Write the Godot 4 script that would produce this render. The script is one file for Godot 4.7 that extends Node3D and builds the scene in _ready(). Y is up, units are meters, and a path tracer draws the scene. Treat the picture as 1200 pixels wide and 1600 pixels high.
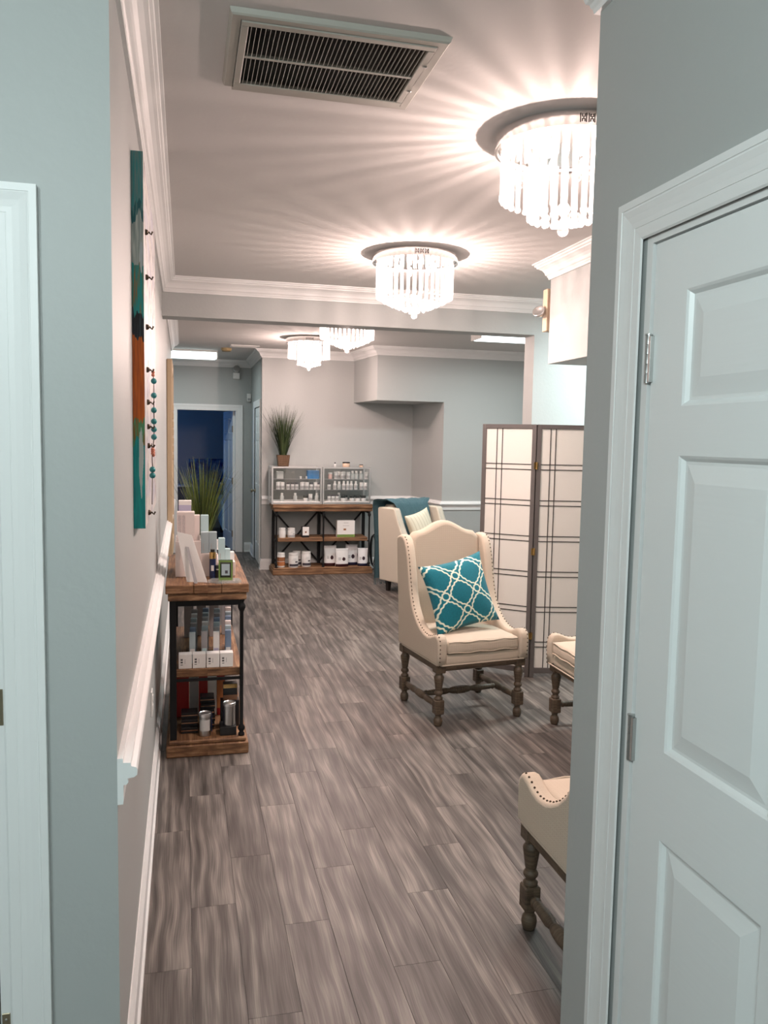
extends Node3D
# Salon reception seen from a side hall. y is up, metres, the floor is y = 0.

const XL := -0.15          # left wall face
const HC := 2.745          # ceiling
const ZH := -5.9           # header wall, near face
const WHITE := Color(1, 1, 1)

var M := {}
var used := {}
var trims := 0
var rng := RandomNumberGenerator.new()

# ------------------------------------------------------------------ camera, light
func setup_view():
	var cam := Camera3D.new()
	cam.name = "camera"
	cam.fov = 64.4
	cam.near = 0.05
	cam.far = 60.0
	add_child(cam)
	cam.position = Vector3(0, 1.66, 0)
	cam.rotation_degrees = Vector3(-5.075, -13.81, 1.06)
	cam.current = true
	var we := WorldEnvironment.new()
	we.name = "environment"
	var e := Environment.new()
	e.background_mode = Environment.BG_COLOR
	e.background_color = Color(0.02, 0.02, 0.022)
	e.tonemap_mode = Environment.TONE_MAPPER_LINEAR
	e.tonemap_exposure = EXPOSURE
	e.sdfgi_enabled = true
	e.ssao_enabled = true
	e.ssil_enabled = true
	we.environment = e
	add_child(we)

const EXPOSURE := 1.0
const WARM := Color(1.0, 0.882, 0.843)
const COOL := Color(0.935, 1.0, 1.0)
const E_LAMP := 1.1        # bulb added low in each crystal light to streak the ceiling
const E_PLATE := 2.95       # the ring of bulbs under its mirror plate
const E_HALL := 3.9        # pair of tubes over the camera's hall
const E_RIGHT := 8.0       # troffer past the soffit
const E_TUBE2 := 4.0
const E_TUBE1 := 1.3
const E_BLUE := 0.50

func omni(called, at, energy, col, size, parent = self):
	var l := OmniLight3D.new()
	l.name = called
	l.light_color = col
	l.light_energy = energy
	l.light_size = size
	l.omni_range = 30.0
	l.omni_attenuation = 2.0
	l.shadow_enabled = true
	parent.add_child(l, true)
	l.position = at
	return l

func area(called, at, energy, col, size, parent = self):
	var l := AreaLight3D.new()
	l.name = called
	l.light_color = col
	l.light_energy = energy
	l.area_size = size
	l.area_range = 30.0
	l.area_attenuation = 2.0
	l.shadow_enabled = true
	parent.add_child(l, true)
	l.position = at
	l.rotation_degrees = Vector3(-90, 0, 0)
	return l

# ------------------------------------------------------------------ nodes
func numbered(called: String) -> String:
	var n = used.get(called, 0)
	used[called] = n + 1
	return called if n == 0 else "%s_%03d" % [called, n]

func thing(called, label, category, at = Vector3.ZERO, turn = 0.0, group = ""):
	var o := Node3D.new()
	o.name = numbered(called)
	add_child(o)
	o.position = at
	o.rotation_degrees.y = turn
	tag(o, label, category, group)
	return o

func tag(o, label, category = "", group = ""):
	o.set_meta("label", label)
	if category: o.set_meta("category", category)
	if group: o.set_meta("group", group)
	return o

func copy(o, at, turn = 0.0, label = "", base = ""):
	var c = o.duplicate()
	c.name = numbered(base if base else str(o.name).rstrip("0123456789").rstrip("_"))
	add_child(c)
	c.position = at
	c.rotation_degrees.y = turn
	if label: c.set_meta("label", label)
	return c

func inst(mesh, called, mat, parent, at = Vector3.ZERO, rot = Vector3.ZERO):
	var o := MeshInstance3D.new()
	o.name = numbered(called) if parent == self else called
	o.mesh = mesh
	o.material_override = mat
	parent.add_child(o, true)
	o.position = at
	o.rotation_degrees = rot
	return o

func commit(st: SurfaceTool):
	st.generate_normals()
	return st.commit()

func obj(st, called, mat, parent = self, at = Vector3.ZERO, rot = Vector3.ZERO):
	return inst(commit(st), called, mat, parent, at, rot)

func struct(st, called, mat, label, at = Vector3.ZERO, rot = Vector3.ZERO):
	var o = obj(st, called, mat, self, at, rot)
	o.set_meta("kind", "structure")
	o.set_meta("label", label)
	return o

# ------------------------------------------------------------------ shapes
func mb() -> SurfaceTool:
	var st := SurfaceTool.new()
	st.begin(Mesh.PRIMITIVE_TRIANGLES)
	st.set_smooth_group(-1)
	st.set_uv(Vector2.ZERO)
	return st

func v(st, p, uv = null):
	if uv != null: st.set_uv(uv)
	st.add_vertex(p)

# corners counter-clockwise seen from outside
func quad(st, a, b, c, d, ua = null, ub = null, uc = null, ud = null):
	v(st, a, ua); v(st, c, uc); v(st, b, ub)
	v(st, a, ua); v(st, d, ud); v(st, c, uc)

func tri(st, a, b, c):
	v(st, a); v(st, c); v(st, b)

# convex face turned away from a point inside
func face(st, pts, inside):
	var n = (pts[1] - pts[0]).cross(pts[2] - pts[0])
	var flip = n.dot(pts[0] - inside) < 0.0
	for i in range(1, pts.size() - 1):
		if flip: tri(st, pts[0], pts[i + 1], pts[i])
		else: tri(st, pts[0], pts[i], pts[i + 1])

func box(st, mn: Vector3, mx: Vector3, b := 0.0):
	var c := (mn + mx) / 2.0
	var h := (mx - mn) / 2.0
	st.set_smooth_group(-1)
	if b <= 0.0:
		for ax in 3:
			for s in [-1.0, 1.0]:
				var pts = []
				for k in [[-1, -1], [1, -1], [1, 1], [-1, 1]]:
					var p := Vector3.ZERO
					p[ax] = h[ax] * s
					p[(ax + 1) % 3] = h[(ax + 1) % 3] * k[0]
					p[(ax + 2) % 3] = h[(ax + 2) % 3] * k[1]
					pts.append(c + p)
				face(st, pts, c)
		return
	b = minf(b, minf(h.x, minf(h.y, h.z)) * 0.95)
	var P = func(sx, sy, sz, ax):
		var s := Vector3(sx, sy, sz)
		var p := Vector3.ZERO
		for i in 3: p[i] = s[i] * (h[i] if i == ax else h[i] - b)
		return c + p
	for ax in 3:
		var a1 := (ax + 1) % 3
		var a2 := (ax + 2) % 3
		for s in [-1.0, 1.0]:
			var pts = []
			for k in [[-1, -1], [1, -1], [1, 1], [-1, 1]]:
				var sg := Vector3.ZERO
				sg[ax] = s; sg[a1] = k[0]; sg[a2] = k[1]
				pts.append(P.call(sg.x, sg.y, sg.z, ax))
			face(st, pts, c)
		# edges along a1..: between faces a1 and a2, running along ax
		for s1 in [-1.0, 1.0]:
			for s2 in [-1.0, 1.0]:
				var lo := Vector3.ZERO
				lo[ax] = -1.0; lo[a1] = s1; lo[a2] = s2
				var hi := lo
				hi[ax] = 1.0
				face(st, [P.call(lo.x, lo.y, lo.z, a1), P.call(hi.x, hi.y, hi.z, a1), P.call(hi.x, hi.y, hi.z, a2), P.call(lo.x, lo.y, lo.z, a2)], c)
	for sx in [-1.0, 1.0]:
		for sy in [-1.0, 1.0]:
			for sz in [-1.0, 1.0]:
				face(st, [P.call(sx, sy, sz, 0), P.call(sx, sy, sz, 1), P.call(sx, sy, sz, 2)], c)

func boxc(st, c: Vector3, s: Vector3, b := 0.0):
	box(st, c - s / 2.0, c + s / 2.0, b)

# vertical prism over a floor polygon given as (x, z)
func prism(st, poly, y0, y1):
	st.set_smooth_group(-1)
	var cx := Vector2.ZERO
	for p in poly: cx += p
	cx /= poly.size()
	var inside := Vector3(cx.x, (y0 + y1) / 2.0, cx.y)
	var top = []; var bot = []
	for p in poly:
		top.append(Vector3(p.x, y1, p.y)); bot.append(Vector3(p.x, y0, p.y))
	face(st, top, inside); face(st, bot, inside)
	for i in poly.size():
		var j = (i + 1) % poly.size()
		face(st, [bot[i], bot[j], top[j], top[i]], inside)

# profile (radius, y) turned about y; sm = one smooth skin, else creased at each profile point
func lathe(st, prof, n := 20, o := Vector3.ZERO, sm := true, squash := 1.0):
	var total := 0.0
	for i in prof.size() - 1: total += prof[i].distance_to(prof[i + 1])
	var run := 0.0
	for i in prof.size() - 1:
		st.set_smooth_group(1 if sm else i + 2)
		var p = prof[i]; var q = prof[i + 1]
		var v0 = 1.0 - run / total
		run += p.distance_to(q)
		var v1 = 1.0 - run / total
		for k in n:
			var a0 = TAU * k / n; var a1 = TAU * (k + 1) / n
			var A = o + Vector3(sin(a0) * p.x, p.y, cos(a0) * p.x * squash)
			var B = o + Vector3(sin(a1) * p.x, p.y, cos(a1) * p.x * squash)
			var C = o + Vector3(sin(a1) * q.x, q.y, cos(a1) * q.x * squash)
			var D = o + Vector3(sin(a0) * q.x, q.y, cos(a0) * q.x * squash)
			var u0 = float(k) / n; var u1 = float(k + 1) / n
			if p.x < 1e-6: 
				v(st, A, Vector2(u0, v0)); v(st, D, Vector2(u0, v1)); v(st, C, Vector2(u1, v1))
			elif q.x < 1e-6:
				v(st, A, Vector2(u0, v0)); v(st, D, Vector2(u0, v1)); v(st, B, Vector2(u1, v0))
			else:
				quad(st, A, B, C, D, Vector2(u0, v0), Vector2(u1, v0), Vector2(u1, v1), Vector2(u0, v1))

func tube(st, pts, r, n := 8, caps := true):
	st.set_smooth_group(3)
	var rings = []
	var up := Vector3.UP
	for i in pts.size():
		var d: Vector3 = (pts[mini(i + 1, pts.size() - 1)] - pts[maxi(i - 1, 0)]).normalized()
		if absf(d.dot(up)) > 0.95: up = Vector3.RIGHT if absf(d.x) < 0.9 else Vector3.BACK
		var a: Vector3 = d.cross(up).normalized()
		var b: Vector3 = a.cross(d).normalized()
		up = b
		var rr = r[i] if r is Array else r
		var ring = []
		for k in n:
			var t = TAU * k / n
			ring.append(pts[i] + (a * cos(t) + b * sin(t)) * rr)
		rings.append(ring)
	for i in rings.size() - 1:
		for k in n:
			var j = (k + 1) % n
			face(st, [rings[i][k], rings[i][j], rings[i + 1][j], rings[i + 1][k]], (pts[i] + pts[i + 1]) / 2.0)
	if caps:
		st.set_smooth_group(-1)
		face(st, rings[0], pts[1]); face(st, rings[-1], pts[-2])

# moulding: profile (out, up) along a path of (a, b); side +1 = to the left of travel
func sweep(st, prof, path, side, A := Vector3.RIGHT, B := Vector3.BACK, C := Vector3.UP, o := Vector3.ZERO):
	st.set_smooth_group(-1)
	var n = path.size()
	var offs = []
	for i in n:
		var d0 = (path[i] - path[maxi(i - 1, 0)]).normalized()
		var d1 = (path[mini(i + 1, n - 1)] - path[i]).normalized()
		if i == 0: d0 = d1
		if i == n - 1: d1 = d0
		var n0 = Vector2(-d0.y, d0.x) * side
		var n1 = Vector2(-d1.y, d1.x) * side
		var m = (n0 + n1).normalized()
		offs.append(m / maxf(0.2, m.dot(n0)))
	var rows = []
	for i in n:
		var row = []
		for p in prof:
			var w = path[i] + offs[i] * p.x
			row.append(o + A * w.x + B * w.y + C * p.y)
		rows.append(row)
	var pc := Vector2.ZERO
	for p in prof: pc += p
	pc /= prof.size()
	for i in n - 1:
		var mid = (path[i] + path[i + 1]) / 2.0 + (offs[i] + offs[i + 1]) / 2.0 * pc.x
		var inside = o + A * mid.x + B * mid.y + C * pc.y
		for k in prof.size() - 1:
			var q = [rows[i][k], rows[i + 1][k], rows[i + 1][k + 1], rows[i][k + 1]]
			# concave-safe: orient by the profile's own left-hand normal
			var e = prof[k + 1] - prof[k]
			var nn = Vector2(e.y, -e.x)
			var od = (offs[i] + offs[i + 1]) / 2.0
			var w = (A * od.x + B * od.y) * nn.x + C * nn.y
			face(st, q, (q[0] + q[2]) / 2.0 - w * 10.0 * psign(prof))
	for e in [0, n - 1]:
		var idx = Geometry2D.triangulate_polygon(PackedVector2Array(prof))
		var far = rows[1 if e == 0 else n - 2][0] * 0.5 + rows[e][0] * 0.5
		for t in range(0, idx.size(), 3):
			face(st, [rows[e][idx[t]], rows[e][idx[t + 1]], rows[e][idx[t + 2]]], far)

func psign(prof):
	var a := 0.0
	for i in prof.size():
		var p = prof[i]; var q = prof[(i + 1) % prof.size()]
		a += p.x * q.y - q.x * p.y
	return 1.0 if a > 0.0 else -1.0

# outline (x, y) thickened along z with rounded rims
func puffy(st, outline, t, r, rings := 4, bulge := 0.0):
	var poly := PackedVector2Array(outline)
	if psign(poly) < 0.0: poly.reverse()
	var n := poly.size()
	var nrm = []
	for i in n:
		var d0 = (poly[i] - poly[(i + n - 1) % n]).normalized()
		var d1 = (poly[(i + 1) % n] - poly[i]).normalized()
		var m = (Vector2(d0.y, -d0.x) + Vector2(d1.y, -d1.x)).normalized()
		nrm.append(m / maxf(0.55, m.dot(Vector2(d1.y, -d1.x))))
	var levels = []
	for k in rings + 1:
		var a = PI / 2.0 * k / rings
		levels.append(Vector2(r * (1.0 - sin(a)), -t / 2.0 + r * (1.0 - cos(a))))
	for k in rings + 1:
		var l = levels[rings - k]
		levels.append(Vector2(l.x, -l.y))
	st.set_smooth_group(4)
	var rows = []
	for l in levels:
		var row = []
		for i in n:
			var p = poly[i] - nrm[i] * l.x
			row.append(Vector3(p.x, p.y, l.y))
		rows.append(row)
	for k in rows.size() - 1:
		for i in n:
			var j = (i + 1) % n
			quad(st, rows[k][i], rows[k][j], rows[k + 1][j], rows[k + 1][i])
	st.set_smooth_group(5 if bulge == 0.0 else 4)
	for e in [0, rows.size() - 1]:
		var flat := PackedVector2Array()
		for p in rows[e]: flat.append(Vector2(p.x, p.y))
		var idx = Geometry2D.triangulate_polygon(flat)
		for tt in range(0, idx.size(), 3):
			face(st, [rows[e][idx[tt]], rows[e][idx[tt + 1]], rows[e][idx[tt + 2]]], rows[e][idx[tt]] + Vector3(0, 0, 1.0 if e == 0 else -1.0))

# soft box; crown lifts the middle of the top, and of the bottom by under
func rbox(st, c: Vector3, s: Vector3, r: float, crown := 0.0, side := 0.0, n := 5):
	var h := s / 2.0
	r = minf(r, minf(h.x, minf(h.y, h.z)) * 0.99)
	var co = func(hh):
		var a = [-hh, -hh + r * 0.12, -hh + r * 0.45, -hh + r]
		for i in range(1, n): a.append(lerpf(-hh + r, hh - r, float(i) / n))
		a.append_array([hh - r, hh - r * 0.45, hh - r * 0.12, hh])
		return a
	var P = func(q: Vector3):
		var inn := Vector3(clampf(q.x, -h.x + r, h.x - r), clampf(q.y, -h.y + r, h.y - r), clampf(q.z, -h.z + r, h.z - r))
		var d = q - inn
		var p = inn + (d.normalized() * r if d.length() > 1e-6 else Vector3.ZERO)
		var fx = 1.0 - (p.x / h.x) ** 2; var fz = 1.0 - (p.z / h.z) ** 2; var fy = 1.0 - (p.y / h.y) ** 2
		p.y += crown * fx * fz * (1.0 if p.y > 0 else -0.25) * absf(p.y / h.y)
		p.x += side * fy * fz * signf(p.x) * absf(p.x / h.x)
		p.z += side * fy * fx * signf(p.z) * absf(p.z / h.z)
		return c + p
	st.set_smooth_group(6)
	for ax in 3:
		var a1 = (ax + 1) % 3; var a2 = (ax + 2) % 3
		var U = co.call(h[a1]); var V = co.call(h[a2])
		for sg in [-1.0, 1.0]:
			for i in U.size() - 1:
				for j in V.size() - 1:
					var pts = []
					for k in [[0, 0], [1, 0], [1, 1], [0, 1]]:
						var q := Vector3.ZERO
						q[ax] = h[ax] * sg
						q[a1] = U[i + k[0]]; q[a2] = V[j + k[1]]
						pts.append(P.call(q))
					face(st, pts, c)

func ball(st, c, r, n := 10, m := 6):
	var prof = []
	for i in m + 1:
		var a = PI * i / m
		prof.append(Vector2(sin(a) * r, c.y + cos(a) * r))
	prof[0].x = 0.0; prof[m].x = 0.0
	lathe(st, prof, n, Vector3(c.x, 0, c.z))

# ------------------------------------------------------------------ textures
func noise(fr, seed_ := 1, oct := 4, kind := FastNoiseLite.TYPE_SIMPLEX_SMOOTH):
	var f := FastNoiseLite.new()
	f.noise_type = kind
	f.seed = seed_
	f.frequency = fr
	f.fractal_octaves = oct
	return f

func ntex(fr, size := 512, oct := 4, seed_ := 1):
	var t := NoiseTexture2D.new()
	t.width = size
	t.height = size
	t.seamless = true
	t.noise = noise(fr, seed_, oct)
	return t

func paint(w: int, h: int, f: Callable):
	var bytes := PackedByteArray()
	bytes.resize(w * h * 3)
	var k := 0
	for y in h:
		for x in w:
			var c: Color = f.call(x, y)
			bytes[k] = int(clampf(c.r, 0, 1) * 255.0)
			bytes[k + 1] = int(clampf(c.g, 0, 1) * 255.0)
			bytes[k + 2] = int(clampf(c.b, 0, 1) * 255.0)
			k += 3
	return ImageTexture.create_from_image(Image.create_from_data(w, h, false, Image.FORMAT_RGB8, bytes))

func mat(key, col, rough := 0.6, metal := 0.0):
	var s := StandardMaterial3D.new()
	s.resource_name = key
	s.albedo_color = col
	s.roughness = rough
	s.metallic = metal
	M[key] = s
	return s

func bump(s, tex, scale, height, world := false):
	s.uv1_triplanar = true
	s.uv1_world_triplanar = world
	s.uv1_scale = scale if scale is Vector3 else Vector3.ONE * scale
	s.heightmap_enabled = true
	s.heightmap_texture = tex
	s.heightmap_scale = height

func c8(r, g, b): return Color(r / 255.0, g / 255.0, b / 255.0)

func wood_tex(w, h, base: Color, dark: Color, light: Color, seed_, strips := 1, ring := 9.0):
	var n1 = noise(0.0035, seed_, 3)
	var n2 = noise(0.012, seed_ + 1, 3)
	var n3 = noise(0.05, seed_ + 2, 2)
	var n4 = noise(0.004, seed_ + 3, 2)
	var per = h / strips
	return paint(w, h, func(x, y):
		var s = int(y / per)
		var yy = y + s * 977.0
		var warp = n1.get_noise_2d(x, yy * 3.0) * 26.0
		var g = n2.get_noise_2d(x * 0.22, yy * 5.0 + warp)
		var fine = n3.get_noise_2d(x * 0.35, yy * 9.0 + warp * 2.0)
		var band = sin((yy + warp * 1.6) / per * ring * TAU / 2.0 + s * 1.7)
		var blotch = n4.get_noise_2d(x, yy * 4.0)
		var tone = 0.5 + 0.34 * g + 0.14 * band * (0.5 + blotch) + 0.22 * fine + 0.34 * blotch
		var c = dark.lerp(base, clampf(tone * 2.0, 0, 1)) if tone < 0.5 else base.lerp(light, clampf(tone * 2.0 - 1.0, 0, 1))
		return c)

# plank print: long wavy streaks, thin grain, each strip one plank with its own tone
func plank_tex(w, h, strips):
	var n1 = noise(1.0, 21, 2)
	var n2 = noise(1.0, 22, 3)
	var n3 = noise(1.0, 23, 2)
	var per = h / strips
	var tones = [0.02, -0.10, 0.08, -0.03, 0.12, -0.13, 0.05, -0.06, 0.0, 0.09, -0.09, 0.03]
	var dark = c8(60, 56, 53)
	var base = c8(91, 86, 82)
	var light = c8(133, 127, 120)
	return paint(w, h, func(x, y):
		var s = int(y / per)
		var off = s * 13.7
		var warp = n1.get_noise_2d(x * 0.0014 + off, y * 0.004) * 11.0
		var vv = y + warp
		var streak = n2.get_noise_2d(x * 0.0009 + off, vv * 0.030)
		var fine = n3.get_noise_2d(x * 0.0042 + off, vv * 0.26)
		var broad = n1.get_noise_2d(x * 0.0022 + off * 3.0, y * 0.011)
		var tone = 0.5 + 0.60 * streak + 0.27 * fine + 0.34 * broad + tones[s] * 0.8
		return dark.lerp(base, clampf(tone * 2.0, 0, 1)) if tone < 0.5 else base.lerp(light, clampf(tone * 2.0 - 1.0, 0, 1)))

func make_materials():
	var peel = ntex(0.045, 512, 3, 11)
	var wall = mat("wall_paint", Color(0.405, 0.425, 0.418).linear_to_srgb(), 0.5)
	bump(wall, peel, 1.6, 0.035, true)
	var ceil_ = mat("ceiling_paint", Color(0.60, 0.59, 0.575).linear_to_srgb(), 0.9)
	bump(ceil_, peel, 1.1, 0.03, true)
	ceil_.metallic_specular = 0.25
	var trim = mat("trim_white", Color(0.77, 0.78, 0.775).linear_to_srgb(), 0.42)
	bump(trim, ntex(0.02, 256, 3, 5), Vector3(3, 3, 3), 0.006, true)
	var door = mat("door_white", Color(0.76, 0.79, 0.79).linear_to_srgb(), 0.34)
	var dg = paint(256, 256, func(x, y):
		var k = noise_door.get_noise_2d(x * 0.25, y * 3.0) * 0.5 + 0.5
		return Color(k, k, k))
	bump(door, dg, Vector3(2.2, 2.2, 2.2), 0.03)
	mat("brass_old", Color(0.36, 0.31, 0.22).linear_to_srgb(), 0.35, 0.9)
	mat("steel", Color(0.55, 0.55, 0.54).linear_to_srgb(), 0.3, 1.0)
	mat("chrome", Color(0.82, 0.80, 0.79).linear_to_srgb(), 0.12, 1.0)
	mat("aluminium", Color(0.72, 0.73, 0.73).linear_to_srgb(), 0.32, 0.9)
	var iron = mat("black_iron", Color(0.012, 0.012, 0.013).linear_to_srgb(), 0.5, 0.3)
	iron.metallic_specular = 0.4
	mat("vent_paint", Color(0.36, 0.35, 0.31).linear_to_srgb(), 0.5)
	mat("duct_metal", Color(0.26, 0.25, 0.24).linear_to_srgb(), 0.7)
	mat("soil_and_slot_dark", Color(0.03, 0.028, 0.026).linear_to_srgb(), 0.9)  # plant soil, and the painted shade of the rim slots
	var fw = plank_tex(1024, 1536, 12)
	var fl = mat("floor_plank", WHITE, 0.44)
	fl.albedo_texture = fw
	fl.metallic_specular = 0.42
	fl.heightmap_enabled = true
	fl.heightmap_texture = fw
	fl.heightmap_scale = 0.02
	var fb = mat("floor_far", WHITE, 0.5)
	fb.albedo_texture = fw
	fb.uv1_triplanar = true
	fb.uv1_world_triplanar = true
	fb.uv1_scale = Vector3(0.55, 0.55, 0.55)
	var rw = wood_tex(512, 512, c8(120, 86, 57), c8(70, 47, 31), c8(164, 130, 96), 51, 2, 7.0)
	var rust = mat("rustic_wood", WHITE, 0.62)
	rust.albedo_texture = rw
	rust.uv1_triplanar = true
	rust.uv1_scale = Vector3(1.6, 4.0, 4.0)
	rust.heightmap_enabled = true
	rust.heightmap_texture = rw
	rust.heightmap_scale = 0.08
	var lw = wood_tex(256, 256, c8(84, 70, 55), c8(52, 42, 33), c8(114, 99, 82), 71, 1, 4.0)
	var legw = mat("grey_oak", WHITE, 0.55)
	legw.albedo_texture = lw
	legw.uv1_triplanar = true
	legw.uv1_scale = Vector3(6, 6, 6)
	var tanw = mat("tan_wood", c8(170, 150, 122), 0.6)
	bump(tanw, ntex(0.02, 256, 3, 9), Vector3(3, 1, 3), 0.03)
	var weave = paint(128, 128, func(x, y):
		var a = sin(x * TAU / 8.0) * 0.5 + 0.5
		var b = sin(y * TAU / 8.0) * 0.5 + 0.5
		var k = maxf(a * (0.5 + 0.5 * sin(y * TAU / 16.0)), b * (0.5 + 0.5 * cos(x * TAU / 16.0)))
		k = k * 0.8 + 0.2 * (noise_fine.get_noise_2d(x * 3.0, y * 0.6) * 0.5 + 0.5)
		return Color(k, k, k))
	var linen = mat("linen", Color(0.53, 0.455, 0.365).linear_to_srgb(), 0.92)
	bump(linen, weave, 9.0, 0.06)
	linen.rim_enabled = true
	linen.rim = 0.25
	linen.metallic_specular = 0.3
	var cream = mat("cream_cloth", Color(0.58, 0.53, 0.44).linear_to_srgb(), 0.92)
	bump(cream, weave, 9.0, 0.06)
	cream.metallic_specular = 0.3
	var stripe = mat("stripe_cloth", WHITE, 0.92)
	stripe.albedo_texture = paint(128, 32, func(x, _y):
		var s = int(x / 4) % 4
		return c8(224, 217, 197) if s > 0 else c8(208, 199, 176))
	var throw_ = mat("throw_teal", Color(0.055, 0.125, 0.150).linear_to_srgb(), 0.95)
	bump(throw_, weave, 5.0, 0.25)
	throw_.rim_enabled = true
	throw_.rim = 0.4
	mat("nail_bronze", Color(0.10, 0.075, 0.055).linear_to_srgb(), 0.35, 0.85)
	mat("dark_leg", Color(0.018, 0.014, 0.012).linear_to_srgb(), 0.4)
	mat("screen_frame", Color(0.115, 0.105, 0.100).linear_to_srgb(), 0.5)
	mat("screen_bar", Color(0.045, 0.038, 0.035).linear_to_srgb(), 0.5)
	var paper = mat("rice_paper", Color(0.80, 0.79, 0.75).linear_to_srgb(), 0.85)
	paper.backlight_enabled = true
	paper.backlight = Color(0.55, 0.54, 0.5)
	bump(paper, ntex(0.012, 256, 4, 31), 2.0, 0.05)
	var glass = mat("pane_glass", Color(0.8, 0.9, 0.88, 0.02), 0.02)
	glass.transparency = BaseMaterial3D.TRANSPARENCY_ALPHA
	var acr = mat("acrylic", Color(0.86, 0.92, 0.92, 0.22), 0.06)
	acr.transparency = BaseMaterial3D.TRANSPARENCY_ALPHA
	var acg = mat("green_acrylic", Color(0.02, 0.16, 0.07, 0.72), 0.08)
	acg.transparency = BaseMaterial3D.TRANSPARENCY_ALPHA
	var cr = mat("crystal", Color(0.96, 0.96, 0.96, 0.10), 0.03)
	cr.transparency = BaseMaterial3D.TRANSPARENCY_ALPHA
	var bulb = mat("bulb_glow", Color(0.9, 0.88, 0.84), 0.4)
	bulb.emission_enabled = true
	bulb.emission = WARM
	bulb.emission_energy_multiplier = 14.0
	var tubeg = mat("tube_glow", Color(0.9, 0.92, 0.92), 0.5)
	tubeg.emission_enabled = true
	tubeg.emission = COOL
	tubeg.emission_energy_multiplier = 2.6
	mat("white_plastic", Color(0.74, 0.74, 0.72).linear_to_srgb(), 0.4)
	mat("white_matte", Color(0.78, 0.77, 0.75).linear_to_srgb(), 0.7)
	mat("beige_plastic", Color(0.55, 0.42, 0.30).linear_to_srgb(), 0.5)
	mat("gold_tan", Color(0.46, 0.34, 0.17).linear_to_srgb(), 0.5)
	mat("black_plastic", Color(0.012, 0.012, 0.013).linear_to_srgb(), 0.35)
	mat("red_card", Color(0.36, 0.012, 0.012).linear_to_srgb(), 0.5)
	mat("blue_box", Color(0.012, 0.16, 0.42).linear_to_srgb(), 0.35)
	mat("navy_box", Color(0.012, 0.022, 0.075).linear_to_srgb(), 0.4)
	mat("orange_card", Color(0.45, 0.16, 0.05).linear_to_srgb(), 0.6)
	mat("gold", Color(0.62, 0.40, 0.16).linear_to_srgb(), 0.25, 1.0)
	mat("copper", Color(0.62, 0.34, 0.22).linear_to_srgb(), 0.3, 1.0)
	mat("pink_card", Color(0.74, 0.66, 0.63).linear_to_srgb(), 0.55)
	mat("lilac_card", Color(0.50, 0.48, 0.64).linear_to_srgb(), 0.55)
	mat("aqua_card", Color(0.50, 0.68, 0.70).linear_to_srgb(), 0.5)
	mat("slate_card", Color(0.38, 0.47, 0.50).linear_to_srgb(), 0.5)
	mat("steelblue_card", Color(0.18, 0.25, 0.36).linear_to_srgb(), 0.5)
	mat("grey_card", Color(0.34, 0.34, 0.35).linear_to_srgb(), 0.55)
	mat("green_card", Color(0.16, 0.26, 0.06).linear_to_srgb(), 0.6)
	mat("turquoise", Color(0.03, 0.24, 0.25).linear_to_srgb(), 0.35)
	mat("coral", Color(0.58, 0.20, 0.12).linear_to_srgb(), 0.5)
	mat("amber_cream", Color(0.66, 0.48, 0.36).linear_to_srgb(), 0.35)
	var leaf = mat("grass_blade", WHITE, 0.55)
	leaf.vertex_color_use_as_albedo = true
	leaf.backlight_enabled = true
	leaf.backlight = Color(0.25, 0.3, 0.12)
	var bask = mat("basket_weave", Color(0.11, 0.062, 0.032).linear_to_srgb(), 0.8)
	bump(bask, weave, 5.0, 0.35)
	# flat print
	var tex_pouch = paint(96, 128, func(x, y):
		var c = c8(226, 227, 226)
		if y > 108: c = c8(52, 14, 22)
		elif Vector2((x - 60) / 13.0, (y - 74) / 12.0).length() < 1.0 + 0.25 * noise_fine.get_noise_2d(x * 6.0, y * 6.0): c = c8(60, 36, 40)
		elif y > 62 and y < 82 and x > 18 and x < 40 and (y % 5) < 2: c = c8(120, 120, 120)
		elif y < 14: c = c8(206, 208, 208)
		return c)
	var po = mat("pouch_print", WHITE, 0.28)
	po.albedo_texture = tex_pouch
	var pb = mat("pouch_print_blue", WHITE, 0.28)
	pb.albedo_texture = paint(96, 128, func(x, y):
		var c = c8(224, 226, 228)
		if y > 108: c = c8(18, 22, 52)
		elif Vector2((x - 58) / 14.0, (y - 72) / 13.0).length() < 1.0 + 0.25 * noise_fine.get_noise_2d(x * 6.0, y * 6.0): c = c8(44, 28, 40)
		elif y > 62 and y < 82 and x > 18 and x < 38 and (y % 5) < 2: c = c8(120, 120, 120)
		return c)
	mat("case_back", Color(0.12, 0.13, 0.125).linear_to_srgb(), 0.5)
	mat("label_dark", Color(0.05, 0.045, 0.06).linear_to_srgb(), 0.5)
	mat("label_brown", Color(0.26, 0.10, 0.035).linear_to_srgb(), 0.5)
	mat("label_grey", Color(0.36, 0.36, 0.36).linear_to_srgb(), 0.5)
	mat("print_grey", Color(0.42, 0.40, 0.39).linear_to_srgb(), 0.6)
	mat("jar_body", Color(0.66, 0.67, 0.66).linear_to_srgb(), 0.3)
	mat("jar_frost", Color(0.46, 0.49, 0.48).linear_to_srgb(), 0.35)
	mat("jar_rose", Color(0.62, 0.40, 0.36).linear_to_srgb(), 0.35)
	var bar = mat("barcode_print", WHITE, 0.6)
	bar.albedo_texture = paint(64, 48, func(x, y):
		var c = c8(230, 228, 224)
		if x > 8 and x < 20 and y > 10 and y < 36 and (y % 10) > 2 and (y * 7 + y / 3) % 3 < 2: c = c8(40, 40, 42)
		elif x > 28 and x < 32 and y > 14 and y < 32 and y % 3 > 0: c = c8(150, 150, 150)
		return c)
	var txt = mat("text_print", WHITE, 0.6)
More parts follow.
